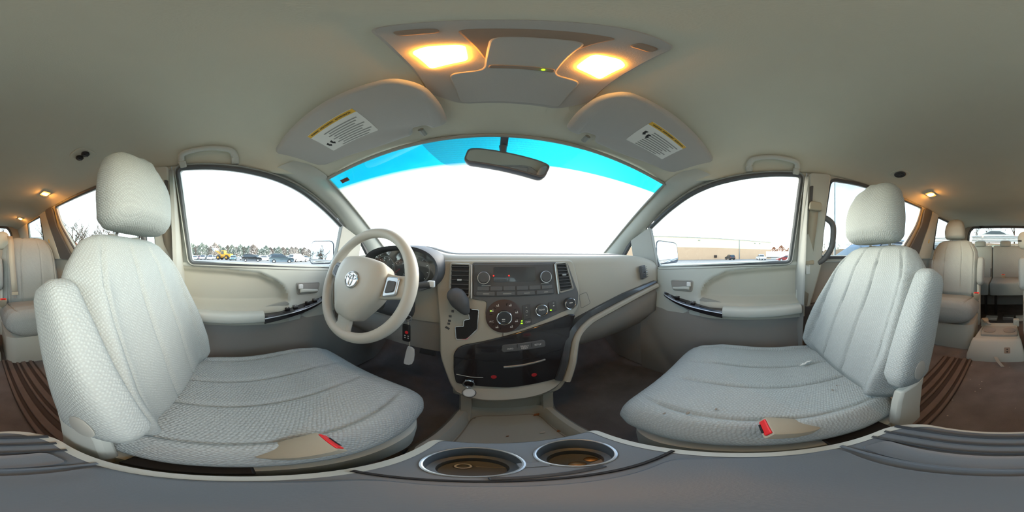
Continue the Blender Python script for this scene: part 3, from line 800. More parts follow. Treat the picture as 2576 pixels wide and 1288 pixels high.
# gear lever gate on the left of the stack
gate = [(-.124, .618), (-.080, .614), (-.084, .545), (-.118, .505), (-.151, .502), (-.156, .548), (-.128, .552), (-.127, .575), (-.108, .580), (-.112, .600), (-.126, .60)]
gt = plate('shift_gate', gate, 'black', .004, .0075, r=.004, bevel=0)
gq = rpoly(gate, .004)
MB().loft([[SP(x, z, .006) for x, z in grow(gq, .0025)], [SP(x, z, .010) for x, z in grow(gq, .002)], [SP(x, z, .010) for x, z in grow(gq, -.0005)], [SP(x, z, .006) for x, z in grow(gq, -.001)]], cap=False).build('gate_rim', 'chrome', gt)
for zz, xx in ((.604, -.168), (.585, -.176), (.568, -.178), (.557, -.18)):
    MB().box(SP(xx, zz, .0068), (.009, .001, .008)).build('gear_mark', 'charcoal', stack)
MB().box(SP(-.184, .540, .0068), (.016, .001, .008), (0, 30, 0)).build('gear_mark', 'charcoal', stack)
lev = root('gear_lever', SP(-.118, .607, .004), 'dark grey gear lever knob above its chrome edged gate', 'gear lever', world=True)
rings = []
for k in range(14):
    t = k/13; w = lerp(t, [0, .12, .5, .8, .95, 1], [.012, .018, .030, .029, .020, .004]); h = lerp(t, [0, .12, .5, .8, .95, 1], [.012, .018, .026, .026, .018, .004])
    c = Vector((-.118, stackY(.607)-.030, .612)).lerp(Vector((-.160, stackY(.70)-.052, .690)), t)
    rings.append([c+Vector((w*math.cos(a), h*math.sin(a)*.8, h*math.sin(a)*.5+w*math.cos(a)*.2)) for a in [2*math.pi*q/18 for q in range(18)]])
MB().loft(rings).build('knob', 'charcoal', lev, angle=60)
MB().tube([SP(-.115, .600, .006), Vector((-.119, stackY(.607)-.032, .615))], .006, 10).build('stalk', 'chrome', lev)
# ---- instrument binnacle
cl_ = root('instrument_cluster', (-.40, .58, .66), 'dark instrument cluster with round gauges behind the steering wheel', 'instrument cluster', world=True)
def ell(a, b, n=48, e=2.4):
    out = []
    for k in range(n):
        t = 2*math.pi*k/n
        out.append((a*math.copysign(abs(math.cos(t))**(2/e), math.cos(t)), b*math.copysign(abs(math.sin(t))**(2/e), math.sin(t))))
    return out
cx, cz = -.380, .752
E1 = ell(.172, .086); E0 = ell(.160, .076)
MB().loft([[(cx+x*1.06, .59, cz+z*1.08) for x, z in E1], [(cx+x*1.02, .525-.01*z/.09, cz+z*1.03) for x, z in E1], [(cx+x*.98, .510-.22*max(0, z)*.6, cz+z) for x, z in E1], [(cx+x*.99, .518-.2*max(0, z)*.6, cz+z*.98) for x, z in E0], [(cx+x*.9, .552, cz+z*.9) for x, z in E0]], cap=False).build('hood', 'charcoal', cl_, angle=60)
MB().prism([(x*.93, z*.93) for x, z in E0], lambda x, z, d: (cx+x, .546+d, cz+z), 0, .004).build('backplate', 'black', cl_)
for xx, rr in ((-.075, .052), (.075, .052), (0, .032)):
    g_ = MB().torus(rr, .003, 40, 8, frame((cx+xx, .542, cz-.004), (1, 0, 0), (0, .0, 1))).build('gauge', 'panel_grey', cl_)
    for q in range(9):
        a = R(225-q*33.75)
        MB().box((cx+xx+math.cos(a)*rr*.85, .5425, cz-.004+math.sin(a)*rr*.85), (.006, .001, .0015), (0, -math.degrees(a), 0)).build('gauge_mark', 'white_print', g_)
    MB().box((cx+xx-.012, .541, cz-.012), (.034, .0015, .002), (0, -35, 0)).build('needle', 'led_red_dim', g_)
MB().box((cx+.035, .541, cz-.046), (.022, .002, .020)).build('trip_display', 'lcd', cl_)
for dx in (0, .010):
    MB().lathe([(.004, 0), (.004, .002)], 10, frame((cx+.045+dx, .542, cz+.010), (1, 0, 0), (0, 0, 1))).build('warning_light', 'led_red', cl_)
V = []; 
MB().prism([(x*.95, z*.95) for x, z in E0], lambda x, z, d: (cx+x, .530+.06*z+d, cz+z), 0, .002).build('lens', 'pane_clear', cl_)
# end vents of the dashboard
for s in (-1, 1):
    M_ = frame((s*.655, yf(.655)-.006, .715), (1, s*.28, 0), (0, .1, 1))
    ev = MB().prism(rpoly([(-.045, .035), (.04, .038), (.05, -.028), (-.04, -.034)], .006) if s > 0 else rpoly([(.045, .035), (-.04, .038), (-.05, -.028), (.04, -.034)], .006), lambda x, z, d: M_ @ Vector((x, z, d)), -.01, .004).build('end_vent', 'charcoal', dash, bevel=.002)
    for i in range(6):
        m_ = MB().box((0, -.026+i*.0105, .005), (.074, .002, .010)); m_.v = [tuple(M_ @ Vector(p)) for p in m_.v]
        m_.build('slat', 'panel_grey', ev)
    MB().box(M_ @ Vector((0, 0, .011)), (.016, .006, .006)).build('vent_tab', 'silver', ev, bevel=.001)
# ---- steering column, stalks, wheel
colm = root('steering_column', (-.40, .50, .60), 'dark grey steering column shroud with stalks and ignition lock', 'steering column', world=True)
ax = Vector((0, math.cos(R(22)), -math.sin(R(22)))); W0 = Vector((-.388, .34, .72))
rings = []
for k in range(8):
    t = k/7; c = W0+ax*(.05+t*.19)+Vector((0, 0, -.012)); w = .058+.012*t; h = .058+.016*t
    rings.append([c+Vector((w*math.copysign(abs(math.cos(a))**.7, math.cos(a)), 0, h*math.copysign(abs(math.sin(a))**.7, math.sin(a))-.012)) for a in [2*math.pi*q/24 for q in range(24)]])
MB().loft(rings).build('shroud', 'charcoal', colm, angle=50)
MB().tube([(-.345, .44, .70), (-.27, .455, .705), (-.215, .455, .715)], [.010, .009, .012], 10).build('stalk', 'charcoal', colm)
MB().tube([(-.455, .44, .70), (-.53, .455, .705), (-.585, .455, .715)], [.010, .009, .012], 10).build('stalk', 'charcoal', colm)
MB().box((-.212, .452, .716), (.022, .012, .02)).build('stalk_tip', 'white_cap', colm, bevel=.003)
MB().lathe([(.019, 0), (.019, .018), (.014, .022), (0, .022)], 20, frame((-.335, .475, .63), (0, 1, 0), (0, 0, 1))).build('ignition_lock', 'black', colm)
sw = root('steering_wheel', W0, 'beige three spoke steering wheel with round emblem', 'steering wheel')
sw.rotation_euler = (Matrix.Rotation(R(68), 3, 'X') @ Matrix.Rotation(R(-7), 3, 'Z')).to_euler()
rim = MB(); n, m = 72, 16; V = []; F = []
for i in range(n):
    a = 2*math.pi*i/n
    fl = 1+.12*math.exp(-((math.sin(a)-.35)/.25)**2)
    for j in range(m):
        b = 2*math.pi*j/m; r_ = .0155
        rr = .1675+r_*fl*math.cos(b)
        V.append((rr*math.cos(a), rr*math.sin(a), .017*fl*math.sin(b)))
for i in range(n):
    for j in range(m):
        F.append((i*m+j, ((i+1) % n)*m+j, ((i+1) % n)*m+(j+1) % m, i*m+(j+1) % m))
rim.add(V, F).build('rim', 'wheel_skin', sw, angle=70)
# airbag cover: rounded shield, domed
cov = rpoly([(-.085, .068, .03), (0, .080, .05), (.085, .068, .03), (.102, .022, .03), (.094, -.030, .03), (.036, -.118, .015), (-.036, -.118, .015), (-.094, -.030, .03), (-.102, .022, .03)], n=5)
rings = []
for z, g in ((-.03, -.004), (.012, 0), (.026, -.003), (.036, -.012), (.042, -.03)):
    rings.append([(x, y, z+(-.10*max(0, -y-.02)*.5)) for x, y in (grow(cov, g) if g > -.02 else [(x*.62, y*.62) for x, y in cov])])
ab = MB().loft(rings).build('airbag_cover', 'wheel_skin', sw, angle=60)
for s in (-1, 1):
    # side spoke with switch pod
    MB().loft([[(s*x, y+w, z-.008), (s*x, y+w, z+.008), (s*x, y, z+.012), (s*x, y-w, z+.008), (s*x, y-w, z-.008)] for x, y, w, z in ((.072, .008, .040, .004), (.105, .010, .034, .002), (.135, .016, .030, 0), (.160, .022, .030, 0), (.170, .026, .030, 0))]).build('spoke', 'wheel_skin', sw, bevel=.004, angle=50)
    pd = MB().prism(rpoly([(s*.098, .036), (s*.138, .040), (s*.142, -.004), (s*.104, -.020)], .008), lambda x, y, d: (x, y, d), .006, .018).build('switch_pod', 'silver' if s > 0 else 'panel_grey', sw, bevel=.003)
    MB().prism(rpoly([(s*.108, .026), (s*.132, .028), (s*.134, .002), (s*.110, -.008)], .005), lambda x, y, d: (x, y, d), .018, .021).build('switch_key', 'charcoal', pd, bevel=.002)
MB().loft([[(-w, y, z-.010), (-w*.9, y, z+.009), (w*.9, y, z+.009), (w, y, z-.010)] for y, w, z in ((-.070, .036, .012), (-.110, .030, .008), (-.140, .028, 0), (-.166, .036, 0))]).build('spoke', 'wheel_skin', sw, bevel=.005, angle=50)
MB().lathe([(.05, -.05), (.06, -.02), (.06, -.005), (0, -.005)], 24).build('hub', 'charcoal', sw)
# emblem: three interlocking ovals on a disc
em = MB().lathe([(.0255, 0), (.0255, .003), (.023, .005), (0, .005)], 32, Matrix.Translation((.006, -.002, .0415))).build('emblem', 'silver', sw)
Em = Matrix.Translation((.006, -.002, .0472))
MB().torus(.0235, .0018, 40, 8, Em, 1.02, .90).build('emblem_oval', 'chrome', em)
MB().torus(.0125, .0019, 30, 8, Em @ Matrix.Translation((0, .0075, 0)), 1.35, .52).build('emblem_oval', 'chrome', em)
MB().torus(.0120, .0019, 30, 8, Em @ Matrix.Translation((0, -.003, 0)), .52, 1.42).build('emblem_oval', 'chrome', em)
# keys
kr = root('key_ring', (-.315, .478, .60), 'chrome key rings with a black remote hanging from the ignition', 'keys', world=True)
MB().box((-.317, .474, .632), (.010, .028, .022)).build('key_head', 'black', kr, bevel=.003)
MB().torus(.014, .0016, 24, 6, frame((-.308, .472, .604), (0, 1, 0), (0, 0, 1))).build('ring', 'chrome', kr)
MB().torus(.012, .0022, 24, 6, frame((-.304, .474, .580), (1, .6, 0), (0, 0, 1))).build('ring', 'chrome', kr)
rm = MB().box((-.310, .474, .520), (.030, .012, .072)).build('remote', 'black', kr, bevel=.006)
MB().lathe([(.006, 0), (.006, .002), (0, .002)], 14, frame((-.305, .467, .527), (1, 0, 0), (0, 0, 1))).build('panic_button', 'red_button', rm)
for zz in (.512, .503):
    for xx in (-.312, -.300):
        MB().box((xx, .4675, zz), (.005, .001, .003)).build('remote_mark', 'white_print', rm)
tg = root('key_tag', (-.298, .478, .39), 'crumpled grey paper tag tied to the keys with string', 'tag', world=True)
MB().tube([(-.304, .474, .572), (-.300, .472, .52), (-.297, .474, .462)], .0014, 6).build('string', 'string', tg)
rings = [[(-.297+a+o_, .474+b+o_*.3, z) for a, b in ((-w, -.002), (0, -.005), (w, -.002), (w, .002), (0, 0), (-w, .002))] for z, w, o_ in ((.464, .006, 0), (.455, .013, .003), (.43, .016, .001), (.40, .017, -.002), (.383, .015, -.006), (.376, .010, -.010))]
MB().loft(rings).build('paper', 'tag_paper', tg, angle=60)
# pedals
for nm_, x, w, h, lab in (('brake_pedal', -.40, .10, .05, 'wide rubber brake pedal in the footwell under the steering wheel'), ('accelerator_pedal', -.24, .055, .14, 'tall narrow accelerator pedal in the driver footwell')):
    pr = root(nm_, (x, .93, .05), lab, 'pedal', world=True)
    MB().box((x, .88, .17), (w, .018, h), (-35, 0, 0)).build('pad', 'rubber', pr, bevel=.006)
    MB().tube([(x, .89, .18), (x, .98, .30), (x, 1.05, .40)], .009, 8).build('arm', 'black', pr)

# ================================================================ seats
def ring_xy(a, front, back, n=130, seams=(), gw=.0048, gd=.008, bol=.0, e=4.6, bw_=.13, bc=.84):
    """closed ring in (x, depth): front side finely sampled with seam grooves and side bolsters"""
    pts = []
    for i in range(n+1):
        t = -math.pi/2+math.pi*i/n; x = a*math.sin(t); q = abs(x)/a
        d = front*(1-min(1, q)**e)**(1/2.2)
        d += bol*math.exp(-((q-bc)/bw_)**2)*(1-q**8)
        for sm in seams: d -= gd*math.exp(-((x-sm)/gw)**2)
        pts.append((x, d))
    m = 26
    for i in range(1, m):
        t = math.pi/2-math.pi*i/m; x = a*math.sin(t); q = abs(x)/a
        pts.append((x, -back*(1-min(1, q)**3.2)**(1/2.2)))
    return pts
def backrest(parent, B, lean, H, W, m, seams=(.055, .168), bol=.038, thick=.078, top=.5, name='backrest'):
    L = R(lean); u = Vector((0, -math.sin(L), math.cos(L))); f = Vector((0, math.cos(L), math.sin(L))); rings = []
    ts = [0, .012, .03, .06]+[.06+.94*(i/46) for i in range(1, 40)]+[.94, .96, .975, .988, .996, 1]
    for t in sorted(set(round(x, 4) for x in ts)):
        a = W*lerp(t, [0, .03, .10, .35, .62, .80, .90, .96, .985, 1], [.80, .90, 1.01, 1.06, 1.0, .92, .82, .68, .56, .40])
        fr = thick*lerp(t, [0, .03, .10, .4, .8, .93, .98, 1], [.25, .6, .95, 1.0, .80, .62, .35, .06])
        bk = .075*lerp(t, [0, .03, .10, .6, .9, .97, 1], [.3, .7, 1, 1, .75, .5, .08])
        b = bol*lerp(t, [0, .06, .22, .45, .70, .85, .95], [.4, 1.25, 1.5, 1.2, .75, .3, 0])
        k = lerp(t, [0, .75, 1], [1, 1, .72])
        sm = [s_*v*k for v in seams for s_ in (-1, 1)]
        c = Vector(B)+u*(t*H)
        g = .009*lerp(t, [0, .05, .9, .98], [.3, 1, 1, .2])
        rings.append([c+Vector((x, 0, 0))+f*d for x, d in ring_xy(a, fr, bk, seams=sm, bol=b, gd=g)])
    return MB().loft(rings).build(name, m, parent, angle=75), (u, f)
def cushion(parent, y0, y1, ztop, zbot, W, m, seams=(.055, .182), bol=.022, name='cushion', drop=.07):
    rings = []; n = 46
    ts = sorted(set([0, .01, .03]+[i/n for i in range(1, n)]+[.965, .98, .99, .996, 1]))
    for t in ts:
        y = y0+(y1-y0)*t
        zt = ztop+lerp(t, [0, .3, .72, .86, .93, .975, 1], [-.018, -.012, .012, .006, -.010, -drop*.45, -drop])
        zb = zbot+lerp(t, [0, .85, .97, 1], [0, 0, .01, .028])
        a = W*lerp(t, [0, .04, .2, .72, .88, .95, .985, 1], [.90, .95, .98, 1.0, .965, .90, .80, .68])
        mid = (zt+zb)/2
        b = bol*lerp(t, [0, .2, .6, .9], [.7, 1, .8, .1])
        k = lerp(t, [0, .7, .95], [1, 1, .9]); g = .0095*lerp(t, [0, .08, .80, .93], [.6, 1, 1, 0])
        sm = [s_*v*k for v in seams for s_ in (-1, 1)]
        rings.append([Vector((x, y, mid+d)) for x, d in ring_xy(a, zt-mid, mid-zb, seams=sm, bol=b, gd=g, e=6, bc=.90, bw_=.10)])
    return MB().loft(rings).build(name, m, parent, angle=75)
def headrest(parent, c, w, h, th, lean, m='fabric', name='headrest', flat=False):
    L = R(lean); u = Vector((0, -math.sin(L), math.cos(L))); f = Vector((0, math.cos(L), math.sin(L))); rings = []
    ts = sorted(set([0, .01, .03, .06]+[i/24 for i in range(2, 23)]+[.94, .965, .985, 1]))
    for t in ts:
        a = w*(lerp(t, [0, .03, .10, .35, .6, .8, .92, .97, 1], [.80, .90, .98, 1.0, .93, .80, .60, .42, .16]) if not flat else lerp(t, [0, .04, .15, .8, .93, 1], [.8, .93, 1, 1, .9, .6]))
        d_ = th*lerp(t, [0, .03, .12, .5, .8, .93, 1], [.45, .75, 1, 1, .78, .50, .10])
        cc = Vector(c)+u*((t-.5)*h)+f*(.012*math.sin(math.pi*t))
        r = []
        for k in range(44):
            q = 2*math.pi*k/44; x = math.copysign(abs(math.cos(q))**.72, math.cos(q)); y = math.copysign(abs(math.sin(q))**.82, math.sin(q))
            dd = d_*y
            if y > 0 and not flat: dd += .008*math.exp(-((x)/.10)**2)*(.3+t)      # soft centre ridge
            r.append(cc+Vector((a*x, 0, 0))+f*dd)
        rings.append(r)
    return MB().loft(rings).build(name, m, parent, angle=75)
def slab(parent, B, lean, H, w, d, m, x, name='armrest'):
    """folded-up armrest pad standing beside the backrest"""
    L = R(lean); u = Vector((0, -math.sin(L), math.cos(L))); f = Vector((0, math.cos(L), math.sin(L))); rings = []
    for t in sorted(set([0, .01, .03, .06]+[i/24 for i in range(2, 23)]+[.94, .97, .985, .996, 1])):
        a = w*lerp(t, [0, .03, .12, .6, .9, .97, 1], [.35, .65, .95, 1, .92, .75, .35])
        dd = d*lerp(t, [0, .03, .12, .35, .7, .93, .98, 1], [.42, .68, .95, 1.0, .92, .80, .6, .3])
        c = Vector(B)+u*(t*H)+f*(.010*math.sin(math.pi*t)+.012*(1-t))
        r = []
        for k in range(40):
            q = 2*math.pi*k/40
            xx = math.copysign(abs(math.cos(q))**.6, math.cos(q)); yy = math.copysign(abs(math.sin(q))**.6, math.sin(q))
            g = .003*math.exp(-((xx-.2)/.10)**2) if yy > 0 else 0
            r.append(c+Vector((x+a*xx, 0, 0))+f*(dd*yy-g))
        rings.append(r)
    return MB().loft(rings).build(name, m, parent, angle=75)
def buckle(parent, x, y, z, inner, ang=0, up=35):
    M_ = Matrix.Translation((x, y, z)) @ Euler((R(up), 0, R(ang))).to_matrix().to_4x4()
    b = MB().loft([[M_ @ Vector((sx*w, yy, sz*h)) for sx, sz in ((-1, -.8), (-.8, -1), (.8, -1), (1, -.8), (1, .8), (.8, 1), (-.8, 1), (-1, .8))] for yy, w, h in ((-.042, .013, .009), (-.026, .020, .012), (.0, .026, .015), (.035, .028, .015), (.042, .027, .014))]).build('buckle', 'buckle', parent, angle=40)
    c = MB().box((0, .043, .002), (.044, .004, .018)); c.v = [tuple(M_ @ Vector(p)) for p in c.v]
    rb = c.build('release_button', 'red_button', b, bevel=.002)
    c = MB().box((0, .0455, -.006), (.026, .001, .005)); c.v = [tuple(M_ @ Vector(p)) for p in c.v]
    c.build('buckle_slot', 'black', b)
    st = MB().loft([[M_ @ Vector((sx*.011, yy, sz*.006))+Vector((0, 0, dz)) for sx, sz in ((-1, -1), (1, -1), (1, 1), (-1, 1))] for yy, dz in ((-.05, 0), (-.09, .004), (-.14, .01))]).build('buckle_stalk', 'trim_grey', b, bevel=.003)
def seat_base(parent, inner, y0=-.13, y1=.40, W=.225, zt=.285, zb=.10):
    pr = rpoly([(-W, y0), (W, y0), (W*1.02, y1-.06), (W*.9, y1), (-W*.9, y1), (-W*1.02, y1-.06)], .06, 6)
    MB().loft([[(x*.88, y*.96, zb) for x, y in pr], [(x, y, zb+.05) for x, y in pr], [(x*1.035, y, zt-.025) for x, y in pr], [(x*1.03, y, zt) for x, y in pr], [(x*.96, y, zt+.004) for x, y in pr]]).build('seat_shield', 'trim', parent, angle=50)
    for s in (-1, 1):
        MB().box((s*.17, .12, .052), (.05, .52, .104)).build('seat_rail', 'charcoal', parent, bevel=.004)
def front_seat(x, y, lean, inner, lab, mins, ay=-.046, al=25):
    st = root('front_seat', (x, y, 0), lab, 'car seat', 'front seats')
    seat_base(st, inner)
    cu = cushion(st, -.075, .455, .408, .268, .236, mins)
    br, (u, f) = backrest(st, (0, -.085, .355), lean, .515, .232, 'fabric' if inner < 0 else 'fabric', top=.5)
    T = Vector((0, -.085, .355))+u*.515
    hc = T+Vector((0, .036, .130)); hd = headrest(st, hc, .134, .242, .066, lean*.45)
    for s in (-1, 1):
        MB().tube([T+Vector((s*.052, .0, -.03)), hc+Vector((s*.052, -.005, -.09))], .0062, 10).build('headrest_post', 'chrome', hd)
        MB().lathe([(.018, 0), (.018, .008), (.012, .014), (0, .014)], 16, Matrix.Translation(T+Vector((s*.052, .002, -.010)))).build('post_sleeve', 'trim_grey', br)
    ar = slab(st, (0, ay, .458), al, .325, .033, .066, 'fabric', inner*.241)
    L = R(25); pc = Vector((inner*.2735, ay+.001, .522))
    MB().lathe([(.021, 0), (.021, .001), (.019, .0018), (0, .0018)], 24, frame(pc, (0, 0, 1) if inner > 0 else (0, 1, 0), (0, 1, 0) if inner < 0 else (0, 0, 1)) if False else Matrix.Translation(pc-Vector((inner*.001, 0, 0))) @ Euler((0, R(90*inner), 0)).to_matrix().to_4x4() @ Matrix.Diagonal((1.35, 1, 1, 1))).build('pivot_cover', 'trim_grey', ar)
    # hinge cover between the cushion and the back
    MB().loft([[(inner*(.225+a), yy+b, zz) for a, b in ((0, -.05), (.022, -.045), (.026, .0), (.022, .045), (0, .05))] for yy, zz in ((-.085, .22), (-.085, .30), (-.095, .40), (-.105, .44))]).build('hinge_cover', 'trim', st, bevel=.006, angle=45)
    MB().box((inner*.222, .04, .292), (.05, .12, .012)).build('buckle_slot_opening', 'black', st, bevel=.003)
    buckle(st, inner*.212, .145, .392, inner, ang=-inner*6, up=28)
    return st
ds = front_seat(-.40, -.085, 14.5, 1, 'cream cloth driver seat with folded up armrest behind the steering wheel', 'fabric_worn')
ps = front_seat(.40, -.205, 20.5, -1, 'cream cloth front passenger seat with folded up armrest facing the glove box', 'fabric_insert', -.082, 22)
# specks of dirt on the seats (flat marks with their own shape)
def specks(st, pts, name='dirt_speck'):
    for x, y, z, r_ in pts:
        MB().lathe([(r_, 0), (r_*.7, .0012), (0, .0015)], 9, Matrix.Translation((x, y, z)) @ Matrix.Diagonal((1.4, .8, 1, 1))).build(name, 'stain', st)
specks(ps, [(-.19, .30, .4215, .004), (-.205, .335, .418, .003), (-.16, .26, .416, .003), (-.11, .02, .397, .003), (-.095, .0, .396, .002)])
tp_ = root('tissue_scrap', (.45, -.185, .394), 'small white scrap of tissue on the passenger seat cushion', 'tissue', world=True)
MB().loft([[(.44+.004*k, -.165-.006*k+w, .400+.003*math.sin(k*1.3)+abs(w)*.3) for w in (-.008-.003*(k % 2), .0, .007+.004*((k+1) % 2))] for k in range(6)], closed=False).build('tissue', 'label_white', tp_, solid=.001)
# ---- second row
def rear_seat(x, y, inner, lab, head=True, guide=False):
    st = root('captain_seat', (x, y, 0), lab, 'car seat', 'second row seats')
    cushion(st, -.07, .31, .432, .235, .285, 'fabric', seams=(.21,), bol=.012, drop=.09)
    br, (u, f) = backrest(st, (0, -.075, .38), 8, .59, .258, 'fabric', seams=(.09, .21), bol=.022)
    T = Vector((0, -.075, .38))+u*.59
    pr = rpoly([(-.255, -.08), (.255, -.08), (.262, .24), (.22, .28), (-.22, .28), (-.262, .24)], .05, 5)
    MB().loft([[(a, b, .0) for a, b in pr], [(a, b, .05) for a, b in pr], [(a*1.03, b, .235) for a, b in pr]]).build('seat_shield', 'trim', st, angle=50)
    if head:
        hc = T+Vector((0, .01, .118)); hd = headrest(st, hc, .11, .215, .058, 5)
        for s in (-1, 1):
            MB().tube([T+Vector((s*.05, 0, -.03)), hc+Vector((s*.05, -.004, -.09))], .0062, 8).build('headrest_post', 'chrome', hd)
    else:
        for s in (-1, 1):
            MB().lathe([(.019, 0), (.019, .006), (.008, .008), (.008, .002), (0, .002)], 16, Matrix.Translation(T+Vector((s*.055, .004, -.008)))).build('post_socket', 'charcoal', br)
    ar = slab(st, (0, -.03, .52), 10, .27, .034, .060, 'fabric', inner*.284)
    MB().lathe([(.018, 0), (.018, .003), (0, .003)], 20, Matrix.Translation((inner*.317, -.03, .575)) @ Euler((0, R(90*inner), 0)).to_matrix().to_4x4()).build('pivot_cover', 'trim_grey', ar)
    MB().loft([[(inner*(.25+a), -.08+b, zz) for a, b in ((0, -.05), (.022, -.04), (.024, .04), (0, .05))] for zz in (.10, .30, .46, .53)]).build('hinge_cover', 'trim', st, bevel=.006)
    buckle(st, inner*.262, .05, .43, inner, up=60)
    if guide:      # rounded belt guide on the inner shoulder with hanging belt
        rings = []
        c = Vector((inner*.245, -.16, .965))
        for t in [0, .04, .12, .3, .5, .7, .85, .94, .98, 1]:
            k = (1-abs(2*t-1)**3.5)**.5
            rings.append([c+Vector((.070*k*math.copysign(abs(math.cos(q))**.7, math.cos(q)), .05*k*math.copysign(abs(math.sin(q))**.7, math.sin(q)), -.11+t*.165)) for q in [2*math.pi*j/24 for j in range(24)]])
        g_ = MB().loft(rings).build('belt_guide', 'trim', st, angle=70)
        MB().box(c+Vector((.055*inner, .047, -.035)), (.03, .012, .012)).build('guide_slot', 'black', g_, bevel=.002)
        bt_ = [(inner*.185, -.085, .97), (inner*.183, -.03, .90), (inner*.180, .0, .75), (inner*.172, .03, .60), (inner*.168, .045, .52)]
        MB().loft([[Vector(p)+Vector((w, 0, 0)) for w in (-.023, .023)] for p in bt_], closed=False).build('belt', 'belt', st, solid=.002)
        tn = MB().box((inner*.167, .048, .505), (.052, .008, .026)).build('belt_tongue', 'buckle', st, bevel=.003)
        MB().box((inner*.167, .048, .482), (.022, .004, .030)).build('tongue_plate', 'silver', tn, bevel=.001)
    return st
rear_seat(.47, -1.49, -1, 'cream cloth second row seat with headrest behind the passenger seat')
rear_seat(-.47, -1.28, 1, 'cream cloth second row seat without headrest, belt hanging at its inner shoulder', head=False, guide=True)
# ---- third row
for x0, x1, lab, heads in ((.145, .64, 'narrow cream third row seat beside the right rear window', (.33,)), (-.64, .135, 'wide cream third row bench section with two headrests', (-.055, -.45))):
    xc = (x0+x1)/2; w = (x1-x0)/2
    st = root('third_row_seat', (xc, -2.34, 0), lab, 'car seat', 'third row seats')
    MB().loft([[(x, y, z) for x, y in rpoly([(-w*k, -.05), (w*k, -.05), (w*k, .47-.02*(1-k)*10), (-w*k, .47-.02*(1-k)*10)], .03, 4)] for z, k in ((.335, .97), (.345, 1), (.46, 1), (.482, .985), (.49, .95))]).build('cushion', 'fabric', st, angle=60)
    L = R(8)
    MB().loft([[(x, -.10+y-t*.62*math.sin(L), .40+t*.56) for x, y in rpoly([(-w*k, -.05*k2), (w*k, -.05*k2), (w*k, .06*k2), (-w*k, .06*k2)], .02, 4)] for t, k, k2 in ((0, .97, .8), (.05, 1, 1), (.9, 1, 1), (.97, .98, .8), (1, .94, .4))]).build('backrest', 'fabric', st, angle=60)
    for hx in heads:
        headrest(st, (hx-xc, -.17, .985 if hx > -.3 else .98), .085, .10, .05, 6, flat=True)
        if False: pass
    for s in (-1, 1):
        MB().box((s*(w-.06), .20, .168), (.03, .05, .336)).build('leg', 'black', st, bevel=.004)
    MB().box((0, .10, .32), (w*1.7, .40, .03)).build('seat_pan', 'charcoal', st, bevel=.004)
    MB().box((-w+.03 if x0 < 0 else w-.05, .40, .18), (.025, .004, .26)).build('strap', 'black', st)
    if x0 < 0:
        buckle(st, .23, .06, .50, 1, up=70)
    else:
        MB().tube([(-w+.01, -.02, .62), (-w+.01, .0, .50)], .006, 8).build('release_strap', 'black', st)

# ================================================================ console between the front seats
con = root('centre_console', (0, -.02, 0), 'dark topped console box with two cup holders between the front seats', 'console', world=True)
CT = .355
outl = rpoly([(-.112, .200, .012), (.112, .200, .012), (.132, .06, .05), (.136, -.05, .06), (.134, -.20, .04), (.095, -.238, .04), (-.095, -.238, .04), (-.134, -.20, .04), (-.136, -.05, .06), (-.132, .06, .05)], n=6)
MB().loft([[(x*.86, y*.96, .0) for x, y in outl], [(x*.90, y*.98, .10) for x, y in outl], [(x*.97, y, .30) for x, y in outl], [(x, y, CT-.012) for x, y in outl], [(x, y, CT-.002) for x, y in outl], [(x*.895, y*.968 if y < .15 else y*.996, CT+.0015) for x, y in outl]], cap=False).build('side_shell', 'trim', con, angle=45)
inn = [(x*.90, y*.97 if y < .15 else y*.998) for x, y in outl]
cups = [((-.052, .140), .043), ((.048, .148), .041)]
def circ(c, r, n=40): return [(c[0]+r*math.cos(2*math.pi*k/n), c[1]+r*math.sin(2*math.pi*k/n)) for k in range(n)]
V2, F2 = holed(inn, [circ(c, r) for c, r in cups])
MB().add([(x, y, CT) for x, y in V2], F2).build('top_panel', 'console_top', con, solid=-.004, smooth=False)
for c, r in cups:
    cu = MB().lathe([(r, CT), (r-.002, CT-.03), (r-.003, CT-.055), (r-.011, CT-.057), (r-.013, CT-.085), (.012, CT-.086), (0, CT-.086)], 40, Matrix.Translation((c[0], c[1], 0))).build('cup_holder', 'console_top', con, angle=40)
    bm = bmesh.new(); bm.from_mesh(cu.data); fs = [f for f in bm.faces if len(f.verts) > 4 and f.calc_center_median().z > CT-.01]; bmesh.ops.delete(bm, geom=fs, context='FACES'); bm.to_mesh(cu.data); bm.free()
    MB().torus(r+.001, .0022, 44, 8, Matrix.Translation((c[0], c[1], CT+.001))).build('chrome_ring', 'silver', cu)
MB().box((-.002, .128, CT+.001), (.026, .014, .003)).build('cup_divider', 'console_top', con, bevel=.001)
# sliding lid seams and raised lid
lid = rpoly([(-.100, .070), (.100, .070), (.118, .02), (.122, -.10), (-.122, -.10), (-.118, .02)], .02, 5)
MB().loft([[(x, y, CT+.001) for x, y in lid], [(x*.985, y*.985, CT+.008) for x, y in lid], [(x*.95, y*.96, CT+.011) for x, y in lid]]).build('sliding_lid', 'console_top', con, angle=35)
sm_ = spline([(-.122, .075, CT+.002), (-.07, .082, CT+.002), (0, .085, CT+.002), (.07, .082, CT+.002), (.122, .078, CT+.002)], 6)
MB().tube(sm_, .003, 6).build('lid_seam', 'black', con)
MB().box((.005, .096, CT+.002), (.085, .008, .004), (0, 0, 6)).build('lid_pull', 'gloss_panel', con, bevel=.0015)
for yy in (-.115, -.165, -.19, -.215):
    MB().tube(spline([(-.125, yy+.012, CT+.002), (-.06, yy, CT+.003), (.06, yy, CT+.003), (.125, yy+.012, CT+.002)], 5), .0035 if yy > -.2 else .005, 6).build('ribbed_step', 'console_top' if yy > -.15 else 'gloss_panel', con)
rt = rpoly([(-.11, -.118), (.11, -.118), (.105, -.155), (-.105, -.155)], .012)
